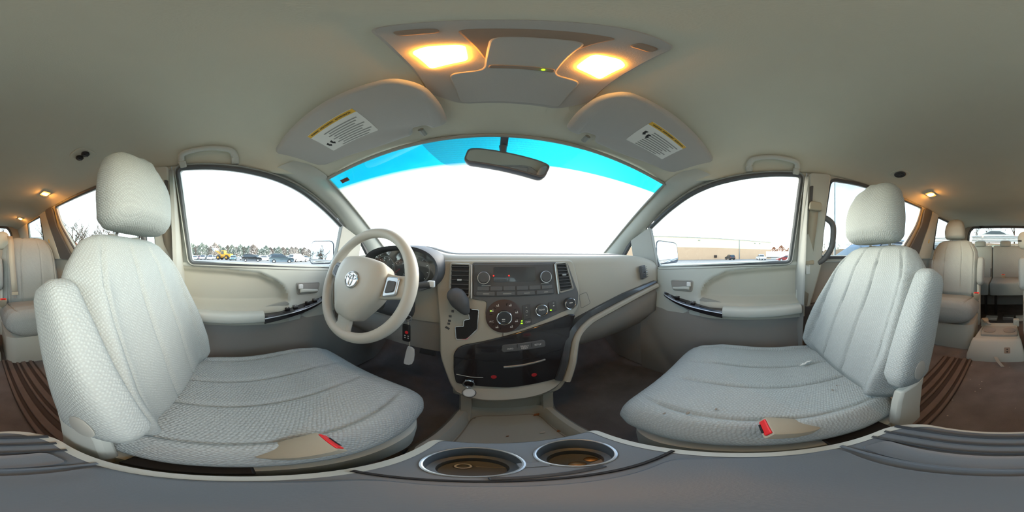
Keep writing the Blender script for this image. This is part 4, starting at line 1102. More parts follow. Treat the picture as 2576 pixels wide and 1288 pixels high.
MB().loft([[(x, y, CT+.004) for x, y in rt], [(x*.97, y, CT+.009) for x, y in rt], [(x*.9, (y+.136)*.6-.136, CT+.006) for x, y in rt]]).build('rear_tray', 'console_top', con, angle=40)
# loose things in the cup holders
for x, y, r_, lab in ((.045, .138, .0095, 'brown coin lying flat in the passenger side cup holder'), (.066, .146, .008, 'second small coin under the ring of the passenger side cup holder')):
    c_ = MB().lathe([(r_, 0), (r_, .0014), (r_*.9, .0018), (0, .0016)], 20, Matrix.Translation((x, y, CT-.0855))).build('coin', 'coin'); tag(c_, lab, 'coin', 'coins in the cup holder')
c_ = MB().box((.062, .130, CT-.083), (.030, .010, .004), (0, 0, 18)).build('paper_scrap', 'debris', bevel=.001); tag(c_, 'folded yellowish paper scrap in the cup holder', 'scrap')
c_ = MB().torus(.0075, .0022, 20, 6, Matrix.Translation((-.062, .150, CT-.0835))).build('ring_pull', 'silver'); tag(c_, 'small metal ring in the driver side cup holder', 'ring')
c_ = MB().tube([(-.050, .150, CT-.084), (-.022, .147, CT-.084)], .001, 5).build('thin_stick', 'debris'); tag(c_, 'thin stick lying in the driver side cup holder', 'stick')
# beige floor tray ahead of the console
tr = root('floor_tray', (0, .40, 0), 'dirty beige storage tray on the floor below the centre stack', 'tray', world=True)
def trayr(z, g, yo=0): return [(x, y, z) for x, y in grow(rpoly([(-.105, .515), (.12, .515), (.155, .24), (-.145, .24)], .04, 5), g)]
MB().loft([trayr(0, .045), trayr(.085, .040), trayr(.105, .028), trayr(.105, .010), trayr(.088, -.004), trayr(.055, -.012)]).build('tray_body', 'dash_face', tr, angle=50)
MB().loft([[(x, y, .0562) for x, y in grow(rpoly([(-.095, .500), (.11, .500), (.135, .26), (-.125, .26)], .045, 6), g)] for g in (0, -.004)], cap=False).build('mat_edge', 'stain', tr)
for nm_, x, y, m_, sz, lab in (('paper_bit', .085, .375, 'debris', .008, 'tiny white paper bit in the floor tray'), ('dry_leaf', .128, .37, 'leaf', .010, 'curled dry leaf in the corner of the floor tray'), ('paper_bit', .148, .335, 'white_print', .007, 'white fleck on the edge of the floor tray beside the console'), ('crumb', .0, .37, 'leaf', .004, 'brown crumb in the middle of the floor tray'), ('dry_leaf', .100, .485, 'leaf', .011, 'flat orange leaf at the far corner of the floor tray'), ('crumb', -.088, .478, 'stain', .005, 'dark crumb at the left far corner of the floor tray')):
    c_ = MB().loft([[(x+a, y+b, .0575+k*.002+(.003 if a > 0 else 0)) for a, b in ((-sz, -sz*.4), (sz*.6, -sz*.6), (sz, sz*.5), (-sz*.4, sz*.6))] for k in (0, 1)]).build(nm_, m_, smooth=False); tag(c_, lab, 'debris')
# ================================================================ second row floor box
bx = root('stowage_box', (0, -1.25, 0), 'low beige floor box with two shallow cup holders between the second row seats', 'floor box', world=True)
pr = lambda k, y0, y1: rpoly([(-.168*k, y1), (-.172*k, -1.14), (-.178*k, y0), (.222*k, y0), (.205*k, -1.14), (.168*k, y1)], .025, 4)
MB().loft([[(x, y, 0) for x, y in pr(1, -1.05, -1.46)], [(x, y, .05) for x, y in pr(.99, -1.055, -1.46)], [(x, y, .155) for x, y in pr(.88, -1.10, -1.455)], [(x, y, .170) for x, y in pr(.84, -1.125, -1.44)]]).build('box_body', 'trim', bx, angle=40)
MB().loft([[(x*k, y*1, z) for x, y in rpoly([(-.135, -1.33), (-.135, -1.165), (.135, -1.165), (.135, -1.33)], .02, 4)] for z, k in ((.165, 1), (.184, 1), (.188, .97))]).build('cup_tray', 'trim_grey', bx, angle=40)
for s in (-1, 1):
    MB().lathe([(.046, .187), (.048, .192), (.044, .1915), (.040, .1892), (0, .1892)], 28, Matrix.Translation((s*.075, -1.245, 0))).build('cup_holder', 'door_low', bx)
    MB().box((s*.14, -1.42, .185), (.05, .05, .07)).box((s*.14, -1.395, .205), (.014, .012, .02)).build('seat_anchor', 'trim', bx, bevel=.008)
MB().prism(rpoly([(-.075, .075), (-.035, .075), (-.035, .118), (-.075, .118)], .006), lambda x, z, d: (x, -1.055-(z-.05)*.43+d, z), -.002, .003).build('latch_plate', 'console_dark', bx)
for zz in (.088, .106):
    MB().lathe([(.005, 0), (.005, .002), (0, .002)], 10, frame((-.055, -1.055-(zz-.05)*.43+.003, zz), (-1, 0, 0), (0, -.4, 1))).build('latch_hole', 'black', bx)
MB().loft([[(.0-.008+dx, y, z), (.0+.014+dx, y, z), (.014+dx, y, z-.003), (-.008+dx, y, z-.003)] for dx, y, z in ((.02, -1.058, .05), (.0, -1.02, .03), (-.03, -.985, .006))]).build('pull_strap', 'trim_grey', bx)
buckle(bx, .125, -1.40, .212, 1, ang=-160, up=-5)
# clutter on the floor under the bench
for nm_, c, d, m_, lab in (('booklet', (.115, -1.95, .02), (.14, .10, .03), 'label_white', 'white booklet lying on the floor under the third row seat'), ('plastic_case', (-.09, -1.95, .025), (.13, .10, .05), 'silver', 'grey plastic case on the floor under the bench'), ('folded_papers', (-.27, -1.95, .015), (.18, .14, .03), 'label_white', 'pale folded papers on the floor under the bench beside the case')):
    o = MB().box(c, d, (0, 0, random.uniform(-12, 12))).build(nm_, m_, bevel=.004); tag(o, lab, nm_.replace('_', ' '))
    tag(o)
# white grit on the floor
for k in range(26):
    x = random.uniform(-.5, .5); y = random.uniform(-1.02, -.5)
    if abs(x) < .16 and y > -.3: continue
    r_ = random.uniform(.0015, .0035)
    MB().lathe([(r_, 0), (r_, r_*.6), (0, r_)], 6, Matrix.Translation((x, y, .0005))).build('grit', 'debris', floor)
# ================================================================ overhead
def zc(x, y):
    hw = .655; u = min(1, abs(x)/hw); e = lerp(y, [-2.6, -.3, .1, .33, .43], [7, 8, 11, 11, 3.6]); ze = zedge(y) if y < .2 else lerp(y, [.2, .43], [zedge(.2), 1.147])
    return ze+(zmid(y)-ze)*(1-u**e)
def up_prism(name, pts, m, parent, z0, z1, bevel=.002, r=.01, inset=0, zc=zc):
    q = rpoly(pts, r, 5)
    if parent is not None and parent in PLANAR:
        zc = lambda x, y: 1.262-.20*(y-.14)

    if inset:
        return MB().loft([[(x, y, zc(x, y)+z0) for x, y in q], [(x, y, zc(x, y)+(z0+z1)/2) for x, y in grow(q, -inset*.2)], [(x, y, zc(x, y)+z1) for x, y in grow(q, -inset)]]).build(name, m, parent, angle=50)
    return MB().loft([[(x, y, zc(x, y)+z0) for x, y in q], [(x, y, zc(x, y)+z1) for x, y in q]]).build(name, m, parent, bevel=bevel, angle=40)
PLANAR = set()
ohc = root('overhead_console', (0, .18, zc(0, .18)), 'beige overhead console with two lit map lamps and a sunglasses lid', 'overhead console', world=True)
PLANAR.add(ohc)
up_prism('console_body', [(-.10, .052, .02), (0, .046, .05), (.10, .052, .02), (.128, .12, .06), (.150, .26, .02), (.10, .315, .03), (-.10, .315, .03), (-.150, .26, .02), (-.128, .12, .06)], 'visor', ohc, .022, -.012, inset=.010)
up_prism('recess', [(-.055, .082), (.045, .080), (.040, .10), (.030, .175), (-.042, .175), (-.052, .12)], 'console_dark', ohc, -.010, -.0135, r=.012)
up_prism('sunglasses_lid', [(-.036, .104), (.034, .102), (.045, .20), (.090, .205), (.094, .296), (-.094, .300), (-.092, .205), (-.045, .20)], 'visor', ohc, -.010, -.0165, r=.014)
for s in (-1, 1):
    ln = up_prism('map_lamp', [(s*.056, .126), (s*.088, .122), (s*.107, .132), (s*.108, .184), (s*.060, .170)], 'lamp_lens', ohc, -.010, -.0175, r=.008)
    PLANAR.add(ln); up_prism('lamp_bulb', [(s*.066, .134), (s*.086, .132), (s*.092, .160), (s*.070, .158)], 'lamp_core', ln, -.0176, -.0188, r=.008, bevel=0)
    up_prism('lamp_button', [(s*.062, .076), (s*.088, .074), (s*.092, .088), (s*.064, .090)], 'console_dark', ohc, -.010, -.0155, r=.006)
up_prism('microphone_strip', [(-.038, .183), (.040, .183), (.042, .193), (-.040, .193)], 'console_dark', ohc, -.0160, -.0185, r=.004)
MB().lathe([(.0025, 0), (.0025, -.002), (0, -.002)], 10, Matrix.Translation((.026, .188, 1.262-.20*.048-.0186))).build('status_light', 'led_green', ohc)
# sun visors
VP = lambda y: 1.262-.24*y
for s, nm in ((-1, 'left'), (1, 'right')):
    vz = root('sun_visor', (s*.40, .26, VP(.26)), 'folded up grey beige sun visor with warning label on the '+('driver' if s < 0 else 'passenger')+' side', 'sun visor', 'pair of sun visors', world=True)
    vo = rpoly([(s*.130, .345, .02), (s*.126, .285, .05), (s*.132, .215, .05), (s*.158, .178, .06), (s*.30, .158, .12), (s*.47, .140, .10), (s*.60, .132, .03), (s*.648, .238, .03), (s*.56, .318, .03), (s*.33, .363, .05), (s*.225, .360, .01), (s*.215, .335, .012), (s*.180, .335, .012), (s*.170, .352, .01)], n=6)
    MB().loft([[(x, y, VP(y)+.008) for x, y in grow(vo, -.008)], [(x, y, VP(y)+.002) for x, y in vo], [(x, y, VP(y)-.006) for x, y in grow(vo, -.003)], [(x, y, VP(y)-.010) for x, y in grow(vo, -.011)]]).build('visor_board', 'visor', vz, angle=50)
    lb = MB().prism(rpoly([(s*.274, .205), (s*.444, .190), (s*.455, .286), (s*.285, .299)], .005), lambda x, y, d: (x, y, VP(y)-.0103-d), 0, .0006).build('warning_label', 'label_white', vz)
    MB().prism([(s*.2745, .206), (s*.4435, .191), (s*.4448, .203), (s*.2758, .218)], lambda x, y, d: (x, y, VP(y)-.0109-d), 0, .0004).build('label_header', 'label_yellow', lb)
    # text reads from the seat: x to the right when looking up from behind
    ex = Vector((1, -s*.088, s*.02)); ey = Vector((0, 1, -.24))
    def LM(x, y): return frame((x, y, VP(y)-.0116), (1, -.088*s, .021*s), (.088*s, -1, .24)) @ Matrix.Diagonal((1, 1, 1, 1))
    text('label_text', 'WARNING   AVERTISSEMENT   ADVERTENCIA', .0072, 'ink', lb, LM(s*.359, .205))
    for i in range(9):
        yy = .224+i*.0078; xa, xb = (.318, .436-.012*(i % 3)) if s > 0 else (-.405+.012*(i % 2), -.290-.01*(i % 3))
        sh = -.088*s
        MB().prism([(xa, yy+(xa-s*.36)*sh), (xb, yy+(xb-s*.36)*sh), (xb, yy+.0035+(xb-s*.36)*sh), (xa, yy+.0035+(xa-s*.36)*sh)], lambda x, y, d: (x, y, VP(y)-.0111-d), 0, .0003).build('printed_line', 'ink_grey', lb)
    for k in range(2):
        xx = (.300+k*.018) if s > 0 else -(.418+k*.018); yy = .245+k*.004 if s > 0 else .258
        MB().prism([(xx-.006, yy-.006), (xx+.004, yy-.008), (xx+.002, yy), (xx+.007, yy+.004), (xx+.001, yy+.010), (xx-.005, yy+.004)], lambda x, y, d: (x, y, VP(y)-.0112-d), 0, .0003).build('label_pictogram', 'ink', lb)
    MB().tube([(s*.20, .352, VP(.352)+.004), (s*.20, .375, VP(.375)+.006)], .008, 8).build('visor_clip', 'trim_grey', vz)
    MB().tube([(s*.60, .315, VP(.3)-.004), (s*.615, .30, VP(.30)+.004), (s*.63, .29, VP(.29)+.014)], [.007, .010, .018], 10).build('visor_hinge', 'visor', vz)
# rear view mirror
rv = root('rear_view_mirror', (0, .47, 1.16), 'grey rear view mirror hanging on a stalk from the windscreen', 'mirror', world=True)
Mm = Matrix.Translation((.006, .455, 1.095)) @ Euler((R(-8), R(16), R(-4))).to_matrix().to_4x4()
rings = []
for dy, k in ((.022, .62), (.018, .85), (.008, .97), (-.006, 1), (-.012, .97), (-.013, .93)):
    rings.append([Mm @ Vector((x*(1-(1-k)*.3), dy, z*k)) for x, z in rpoly([(-.118, -.034), (.118, -.034), (.122, .030), (.09, .036), (-.09, .036), (-.122, .030)], .022, 6)])
MB().loft(rings).build('mirror_shell', 'mirror_shell', rv, angle=50)
MB().prism(rpoly([(-.112, -.029), (.112, -.029), (.114, .026), (-.114, .026)], .02, 6), lambda x, z, d: Mm @ Vector((x, d, z)), -.0135, -.0145).build('mirror_glass', 'mirror', rv)
MB().tube([(.0, .468, 1.105), (-.002, .478, 1.135), (-.004, .462, 1.172)], [.010, .008, .012], 10).build('stalk', 'mirror_shell', rv)
MB().prism(rpoly([(-.013, 0), (.009, 0), (.009, .055), (-.013, .055)], .004), lambda x, t, d: tuple(WS(x/.62, t)+Vector((0, -.008+d, -.004))), 0, .004).build('mount', 'mirror_shell', rv)
# grab handles
for s, nm in ((-1, 'driver'), (1, 'passenger')):
    gh = root('grab_handle', (s*.62, -.11, 1.23), 'beige ceiling grab handle above the '+nm+' window', 'grab handle', 'ceiling grab handles', world=True)
    pth = spline([(s*.648, -.205, 1.200), (s*.628, -.207, 1.215), (s*.603, -.195, 1.232), (s*.594, -.15, 1.238), (s*.592, -.105, 1.240), (s*.594, -.06, 1.237), (s*.603, -.018, 1.229), (s*.628, -.004, 1.212), (s*.648, -.004, 1.195)], 6)
    rings = []
    for i, p in enumerate(pth):
        t = i/(len(pth)-1); a = pth[max(i-1, 0)]; b = pth[min(i+1, len(pth)-1)]; tt = (b-a).normalized()
        nrm = Vector((s*.55, 0, .83)); sd = tt.cross(nrm).normalized(); w = .011+.005*abs(2*t-1)**2; h = .007
        rings.append([p+sd*(w*math.cos(q))+nrm*(h*math.sin(q)) for q in [2*math.pi*j/14 for j in range(14)]])
    MB().loft(rings).build('grip', 'trim', gh, angle=60)
    for yy in (-.205, -.004):
        MB().box((s*.640, yy, 1.203), (.036, .030, .014), (0, s*38, 0)).build('handle_foot', 'trim', gh, bevel=.005)
# passenger side pull handle on the B pillar for the sliding door
for s in (1, -1):
    ph = root('pull_handle', (s*.69, -.37, .90), 'grey vertical pull handle behind the '+('passenger' if s > 0 else 'driver')+' seat belt pillar', 'pull handle', 'pillar pull handles', world=True)
    MB().tube(spline([(s*.695, -.350, 1.00), (s*.685, -.385, .985), (s*.683, -.412, .955), (s*.69, -.416, .89), (s*.70, -.410, .84), (s*.72, -.385, .79), (s*.733, -.350, .765)], 6), .0155, 12).build('grip', 'panel_grey', ph, angle=70)
    # front seat belt
    sb = root('seat_belt', (s*.70, -.30, .55), 'beige seat belt with chrome tongue on the '+('passenger' if s > 0 else 'driver')+' side door pillar', 'seat belt', 'front seat belts', world=True)
    MB().loft([[Vector((s*(XG(z)-.040), y-w*.0+w, z)) for w in (-.022, .022)] for y, z in ((-.298, 1.03), (-.298, .96), (-.294, .86), (-.290, .76), (-.285, .66), (-.272, .54))], closed=False).build('webbing', 'belt', sb, solid=.002)
    rings = [[Vector((s*(XG(1.03)-.046-d_), -.30+a, 1.035+b)) for a, b in rpoly([(-.034, -.02), (.034, -.02), (.028, .022), (-.028, .022)], .012, 4)] for d_ in (-.012, .010)]
    MB().loft(rings).build('belt_guide', 'buckle', sb, bevel=.004)
    tn = MB().box((s*(XG(.76)-.046), -.291, .768), (.014, .058, .022)).build('tongue', 'buckle', sb, bevel=.005)
    MB().box((s*(XG(.73)-.05), -.288, .735), (.003, .022, .05)).build('tongue_plate', 'silver', tn, bevel=.001)
# ceiling vents
def ceil_frame(x, y, dz=0):
    e = .004; n = Vector((-(zc(x+e, y)-zc(x-e, y))/(2*e), -(zc(x, y+e)-zc(x, y-e))/(2*e), 1)).normalized()
    return frame((x, y, zc(x, y)-dz), Vector((0, -1, 0)), (-n).cross(Vector((0, -1, 0))))
for x, y, lab, r0 in ((.50, -.72, 'round dark ceiling air vent behind the passenger seat', .030), (-.446, -.565, 'twin dark ceiling air vent behind the driver seat', .030)):
    av = root('ceiling_vent', (x, y, zc(x, y)), lab, 'air vent', 'ceiling air vents', world=True)
    Mv = ceil_frame(x, y, .001)
    up_prism('vent_plate', [(x-.045, y-.05), (x+.045, y-.05), (x+.045, y+.05), (x-.045, y+.05)], 'headliner', av, .004, -.004, r=.03)
    if x > 0:
        MB().lathe([(.033, 0), (.033, .006), (.029, .008), (.028, .004), (0, .004)], 28, Mv @ Matrix.Translation((0, 0, .002))).build('vent_cup', 'charcoal', av)
        for k in (-1, 0, 1):
            m_ = MB().box((k*.015, 0, .009), (.0025, .052-.012*abs(k), .004)); m_.v = [tuple(Mv @ Vector(p)) for p in m_.v]; m_.build('slat', 'panel_grey', av)
    else:
        for k in (-1, 1):
            g = MB().lathe([(.016, 0), (.018, .008), (.015, .014), (.006, .016), (0, .016)], 20, Mv @ Matrix.Translation((k*.021, 0, .002))).build('vent_nozzle', 'black', av)
            m_ = MB().box((k*.021, 0, .0195), (.004, .022, .004)); m_.v = [tuple(Mv @ Vector(p)) for p in m_.v]; m_.build('nozzle_blade', 'panel_grey', g)
# courtesy lamps in the rear
for x, y, lab in ((.505, -1.12, 'small lit ceiling lamp above the right second row seat'), (-.51, -1.13, 'small lit ceiling lamp above the left second row seat'), (-.545, -2.02, 'small lit ceiling lamp above the left third row seat')):
    cl2 = root('courtesy_lamp', (x, y, zc(x, y)), lab, 'lamp', 'rear ceiling lamps', world=True)
    up_prism('lamp_bezel', [(x-.03, y-.05), (x+.03, y-.05), (x+.03, y+.05), (x-.03, y+.05)], 'headliner', cl2, .002, -.006, r=.012)
    up_prism('lamp_lens', [(x-.016, y-.014), (x+.016, y-.014), (x+.016, y+.014), (x-.016, y+.014)], 'lamp_small', cl2, -.004, -.012, r=.006)

# ================================================================ outside
GZ = -.5
V = []; F = []; n = 60
for i in range(n+1):
    for j in range(n+1):
        x = -260+520*i/n; y = -260+520*j/n; V.append((x, y, GZ))
for i in range(n):
    for j in range(n):
        a = i*(n+1)+j; F.append((a, a+1, a+n+2, a+n+1))
g = MB().add(V, F).build('ground', 'asphalt'); tag(g, 'pale grey asphalt of the vehicle yard', kind='structure')
def polar(az, d): return Vector((math.sin(R(az))*d-.035, math.cos(R(az))*d, GZ))
def make_car(kind):
    h, l, w = {'sedan': (1.46, 4.7, 1.8), 'suv': (1.74, 4.7, 1.86), 'van': (1.78, 5.1, 1.95), 'pickup': (1.86, 5.6, 1.98)}[kind]
    rt = root('parked_car', (0, 0, GZ)); k = l/4.7
    belt = .62*h
    low = {'sedan': [(-2.35, .35), (-2.33, .78), (-2.2, .92), (-1.6, .95), (1.0, .95), (1.7, .86), (2.2, .74), (2.33, .60), (2.35, .35), (2.0, .22), (-2.1, .22)],
           'suv': [(-2.33, .40), (-2.35, .9), (-2.28, 1.05), (1.0, 1.06), (1.8, .98), (2.22, .86), (2.33, .65), (2.34, .38), (2.0, .25), (-2.1, .25)],
           'van': [(-2.33, .35), (-2.35, .9), (-2.28, 1.02), (1.15, 1.03), (1.85, .88), (2.25, .74), (2.34, .55), (2.35, .32), (2.0, .22), (-2.1, .22)],
           'pickup': [(-2.35, .5), (-2.35, 1.1), (-.6, 1.12), (1.1, 1.12), (1.9, 1.08), (2.3, 1.0), (2.35, .7), (2.35, .45), (2.0, .35), (-2.1, .35)]}[kind]
    cab = {'sedan': [(-1.75, .93), (-1.05, 1.38), (-.3, 1.46), (.3, 1.42), (1.15, .93)], 'suv': [(-2.26, 1.03), (-2.02, 1.62), (-1.2, 1.73), (.1, 1.70), (1.15, 1.04)],
           'van': [(-2.27, 1.0), (-2.1, 1.66), (-1.2, 1.78), (.2, 1.74), (1.35, 1.01)], 'pickup': [(-.75, 1.1), (-.65, 1.75), (-.2, 1.86), (.35, 1.82), (1.1, 1.1)]}[kind]
    def pr(pts, w0, w1, name, m, z0=None):
        p = rpoly([(a*k, b) for a, b in pts], .08, 3)
        zs = [b for a, b in p]; lo, hi = min(zs), max(zs)
        f = lambda b: w0+(w1-w0)*(b-lo)/(hi-lo)
        q = grow(p, -.05)
        return MB().loft([[(a, -f(b)+.05, b) for a, b in q], [(a, -f(b), b) for a, b in p], [(a, f(b), b) for a, b in p], [(a, f(b)-.05, b) for a, b in q]]).build(name, m, rt, angle=45)
    pr(low, w/2-.02, w/2-.02, 'body', 'paint_grey')
    pr(cab, w/2-.06, w/2-.24, 'roof', 'paint_grey')
    lo, hi = cab[0][1], max(c[1] for c in cab)
    def fy(b): return (w/2-.06)+(-.18)*(b-lo)/(hi-lo)
    zt = hi-.14; zb = lo+.06; xr = cab[1][0]*k+.18; xf = cab[-2][0]*k
    for s in (-1, 1):
        wd = rpoly([(cab[0][0]*k+.35, zb), (xr+.12, zt), (xf-.02, zt), (cab[-1][0]*k-.22, zb)], .06, 3)
        MB().prism(wd, lambda a, b, d: (a, s*(fy(b)+d), b), -.02, .012).build('side_window', 'car_glass', rt)
        for xx in (-1.42, 1.42):
            wh = MB().lathe([(.33, -.10), (.34, 0), (.33, .10), (.20, .11), (0, .09)], 22, Matrix.Translation((xx*k, s*(w/2-.10), .33)) @ Euler((R(-90*s), 0, 0)).to_matrix().to_4x4()).build('wheel', 'tyre', rt)
            MB().lathe([(.20, .10), (.19, .125), (.05, .115), (0, .12)], 14, Matrix.Translation((xx*k, s*(w/2-.10), .33)) @ Euler((R(-90*s), 0, 0)).to_matrix().to_4x4()).build('wheel_cover', 'hubcap', wh)
        MB().box((2.25*k, s*.66, low[0][1]+.33), (.16, .34, .14)).build('headlamp', 'lamp_clear', rt, bevel=.03)
        MB().box((-2.30*k, s*.72, low[0][1]+.45), (.10, .24, .22)).build('tail_lamp', 'tail_red', rt, bevel=.03)
    a0 = Vector((cab[-2][0]*k+.03, 0, cab[-2][1]-.05)); a1 = Vector((cab[-1][0]*k-.02, 0, cab[-1][1]+.03))
    for p0, p1, nm in ((a0, a1, 'windscreen'), (Vector((cab[1][0]*k-.02, 0, cab[1][1]-.03)), Vector((cab[0][0]*k+.02, 0, cab[0][1]+.05)), 'rear_window')):
        dirn = (p1-p0).normalized(); nr = Vector((dirn.z, 0, -dirn.x)); nr = nr if (nr.x > 0) == (nm == 'windscreen') else -nr
        MB().loft([[p+nr*o+Vector((0, s*(fy(p.z)-.10), 0)) for o, s in ((-.02, -1), (.02, -1), (.02, 1), (-.02, 1))] for p in (p0, p1)]).build(nm, 'car_glass', rt)
    if kind == 'suv':
        for s in (-1, 1):
            MB().tube([(-1.7*k, s*.62, hi-.04), (-1.5*k, s*.60, hi+.05), (-.1, s*.60, hi+.04), (.1, s*.62, hi-.04)], .025, 6).build('roof_rail', 'silver', rt)
    return rt
protos = {}
def car(kind, paint, x, y, hd, lab, z=GZ, scale=1, group='cars in the yard'):
    if kind not in protos:
        o = make_car(kind); protos[kind] = o
    else:
        o = copy_tree(protos[kind])
    o.location = (x, y, z); o.rotation_euler = (0, 0, R(hd)); o.scale = (scale,)*3
    o.name = 'parked_car'
    for ch in o.children:
        if ch.name.split('.')[0] in ('body', 'roof'):
            ch.material_slots[0].link = 'OBJECT'; ch.material_slots[0].material = MATS['paint_'+paint]
    tag(o, lab, 'car', group)
    return o
def carp(kind, paint, az, d, hd, lab, **k):
    p = polar(az, d); return car(kind, paint, p.x, p.y, hd, lab, **k)
carp('suv', 'black', -84.5, 38, 84, 'black estate car parked side on beyond the driver window')
carp('suv', 'slate', -74, 31, 74, 'dark slate van like car with running boards beside the pale cars')
carp('sedan', 'silver', -80.3, 44, 100, 'silver saloon between the black and the slate car')
carp('sedan', 'teal', -91, 48, 356, 'blue green saloon just right of the yellow loader')
carp('sedan', 'silver', -87.4, 51, 352, 'silver hatch parked behind the black estate car')
carp('suv', 'white', -68, 36, 110, 'white car beside the slate car, near the wing mirror')
carp('sedan', 'silver', -66, 44, 80, 'silver saloon far down the row by the wing mirror')
carp('suv', 'grey', -82.8, 54, 95, 'grey car in the second row behind the black car')
carp('van', 'white', -77, 56, 95, 'white van in the second row')
carp('sedan', 'white', -71.5, 52, 95, 'white saloon in the second row')
for i, (paint, kind) in enumerate((('silver', 'sedan'), ('white', 'suv'), ('white', 'sedan'), ('red', 'sedan'), ('silver', 'suv'), ('black', 'sedan'), ('white', 'van'), ('silver', 'sedan'))):
    az_ = -107+(i//2)*2.7+(i % 2)*1.3
    carp(kind, paint, az_, 57+(i % 2)*9, 262-az_, {0: 'silver saloon at the very end of the far row', 1: 'white high car second in the far row', 2: 'white saloon beside a red one in the far row', 3: 'red saloon in the far row', 4: 'silver high car past the red saloon in the far row', 5: 'black saloon in the far row by the loader bucket', 6: 'white van in the far row behind the loader', 7: 'silver saloon in the far row behind the loader cab'}[i], group='far row of cars')
# wheel loader
p = polar(-94.2, 56)
ld = root('wheel_loader', (p.x, p.y, GZ), 'yellow wheel loader with raised arms parked among the cars', 'loader', rot=(0, 0, R(-120)))
MB().prism(rpoly([(-3.0, .9), (-3.0, 2.0), (-.4, 2.1), (-.3, 1.0)], .15), lambda x, z, d: (x, d, z), -.9, .9).build('engine_hood', 'loader_yellow', ld, bevel=.06)
MB().prism(rpoly([(-.6, 1.1), (-.5, 3.2), (.9, 3.2), (1.0, 1.1)], .1), lambda x, z, d: (x, d, z), -.75, .75).build('cab', 'loader_yellow', ld, bevel=.05)
for s in (-1, 1):
    MB().prism(rpoly([(-.35, 1.9), (-.30, 3.0), (.7, 3.0), (.78, 1.9)], .06), lambda x, z, d: (x, s*(.75+d), z), -.01, .02).build('cab_window', 'car_glass', ld)
    MB().tube([(.9, s*.5, 1.6), (2.4, s*.5, 2.6), (3.6, s*.5, 3.4)], .14, 8).build('lift_arm', 'loader_yellow', ld)
    for xx in (-1.7, 1.7):
        w_ = MB().lathe([(.7, -.3), (.8, -.2), (.8, .2), (.7, .3), (.35, .28), (0, .25)], 22, Matrix.Translation((xx, s*1.1, .8)) @ Euler((R(-90*s), 0, 0)).to_matrix().to_4x4()).build('wheel', 'tyre', ld)
        MB().lathe([(.35, .28), (.33, .34), (0, .32)], 16, Matrix.Translation((xx, s*1.1, .8)) @ Euler((R(-90*s), 0, 0)).to_matrix().to_4x4()).build('wheel_hub', 'loader_yellow', w_)
MB().prism(rpoly([(3.3, 2.9), (3.5, 4.0), (4.5, 4.2), (4.4, 3.9), (3.8, 3.0)], .05), lambda x, z, d: (x, d, z), -1.3, 1.3).build('bucket', 'paint_grey', ld, bevel=.03)
MB().box((1.5, 0, 1.0), (1.6, .9, .6)).build('front_frame', 'loader_yellow', ld, bevel=.05)
# building on the right
A = Vector((38, 37.5)); B = Vector((77, -10.9)); u = (B-A).normalized(); nrm = Vector((-u.y, u.x)); nrm = nrm if nrm.dot(A) > 0 else -nrm
bd = root('warehouse', ((A.x+B.x)/2, (A.y+B.y)/2, GZ), 'long two tone warehouse with peach base and cream upper wall', 'building', world=True)
def bq(t, z, d): p = A+u*t+nrm*d; return (p.x, p.y, z)
Lb = (B-A).length
MB().prism([(0, GZ), (Lb, GZ), (Lb, 3.75), (0, 3.75)], lambda t, z, d: bq(t, z, d), 0, 14).build('lower_wall', 'wall_peach', bd)
MB().prism([(0, 3.75), (Lb, 3.75), (Lb, 7.2), (0, 7.2)], lambda t, z, d: bq(t, z, d), -.05, 13.9).build('upper_wall', 'wall_cream', bd)
MB().prism([(-.2, 7.2), (Lb+.2, 7.2), (Lb+.2, 7.4), (-.2, 7.4)], lambda t, z, d: bq(t, z, d), -.3, 14.2).build('roof_edge', 'paint_grey', bd)
MB().prism([(Lb*.70, GZ), (Lb*.70+.18, GZ), (Lb*.70+.18, 7.2), (Lb*.70, 7.2)], lambda t, z, d: bq(t, z, d), -.25, -.05).build('downpipe', 'paint_grey', bd)
for t in (Lb*.83, Lb*.875, Lb*.42):
    MB().prism([(t, 6.2), (t+.6, 6.2), (t+.6, 6.5), (t, 6.5)], lambda a, z, d: bq(a, z, d), -.4, -.05).build('wall_lamp', 'paint_grey', bd)
MB().prism([(Lb*.52, .2), (Lb*.52+1.0, .2), (Lb*.52+1.0, 1.1), (Lb*.52, 1.1)], lambda a, z, d: bq(a, z, d), -.4, 0).build('meter_box', 'bark', bd)
carp('suv', 'black', 83.6, 55, 30, 'dark car parked nose in against the warehouse wall', group='cars by the warehouse')
carp('pickup', 'white', 94.5, 52, 10, 'white pickup truck by the corner of the warehouse', group='cars by the warehouse')
carp('sedan', 'red', 103.2, 42, 95, 'red car just showing past the warehouse corner', group='cars by the warehouse')
p = polar(101.5, 62)
tl = root('box_trailer', (p.x, p.y, GZ), 'white box trailer parked past the warehouse', 'trailer', rot=(0, 0, R(75)))
MB().box((0, 0, 1.95), (11, 2.5, 2.2)).build('box', 'paint_white', tl, bevel=.05)
MB().box((0, 0, .75), (10.5, 1.2, .2)).build('chassis', 'black', tl)
for xx in (-4, -2.9):
    for s in (-1, 1):
        MB().lathe([(.48, -.15), (.48, .15), (.2, .15), (0, .12)], 18, Matrix.Translation((xx, s*1.0, .48)) @ Euler((R(-90*s), 0, 0)).to_matrix().to_4x4()).build('wheel', 'tyre', tl)
for z_ in (1.45, 2.3):
    MB().box((0, -1.255, z_), (10.9, .02, .04)).build('rub_rail', 'silver', tl)
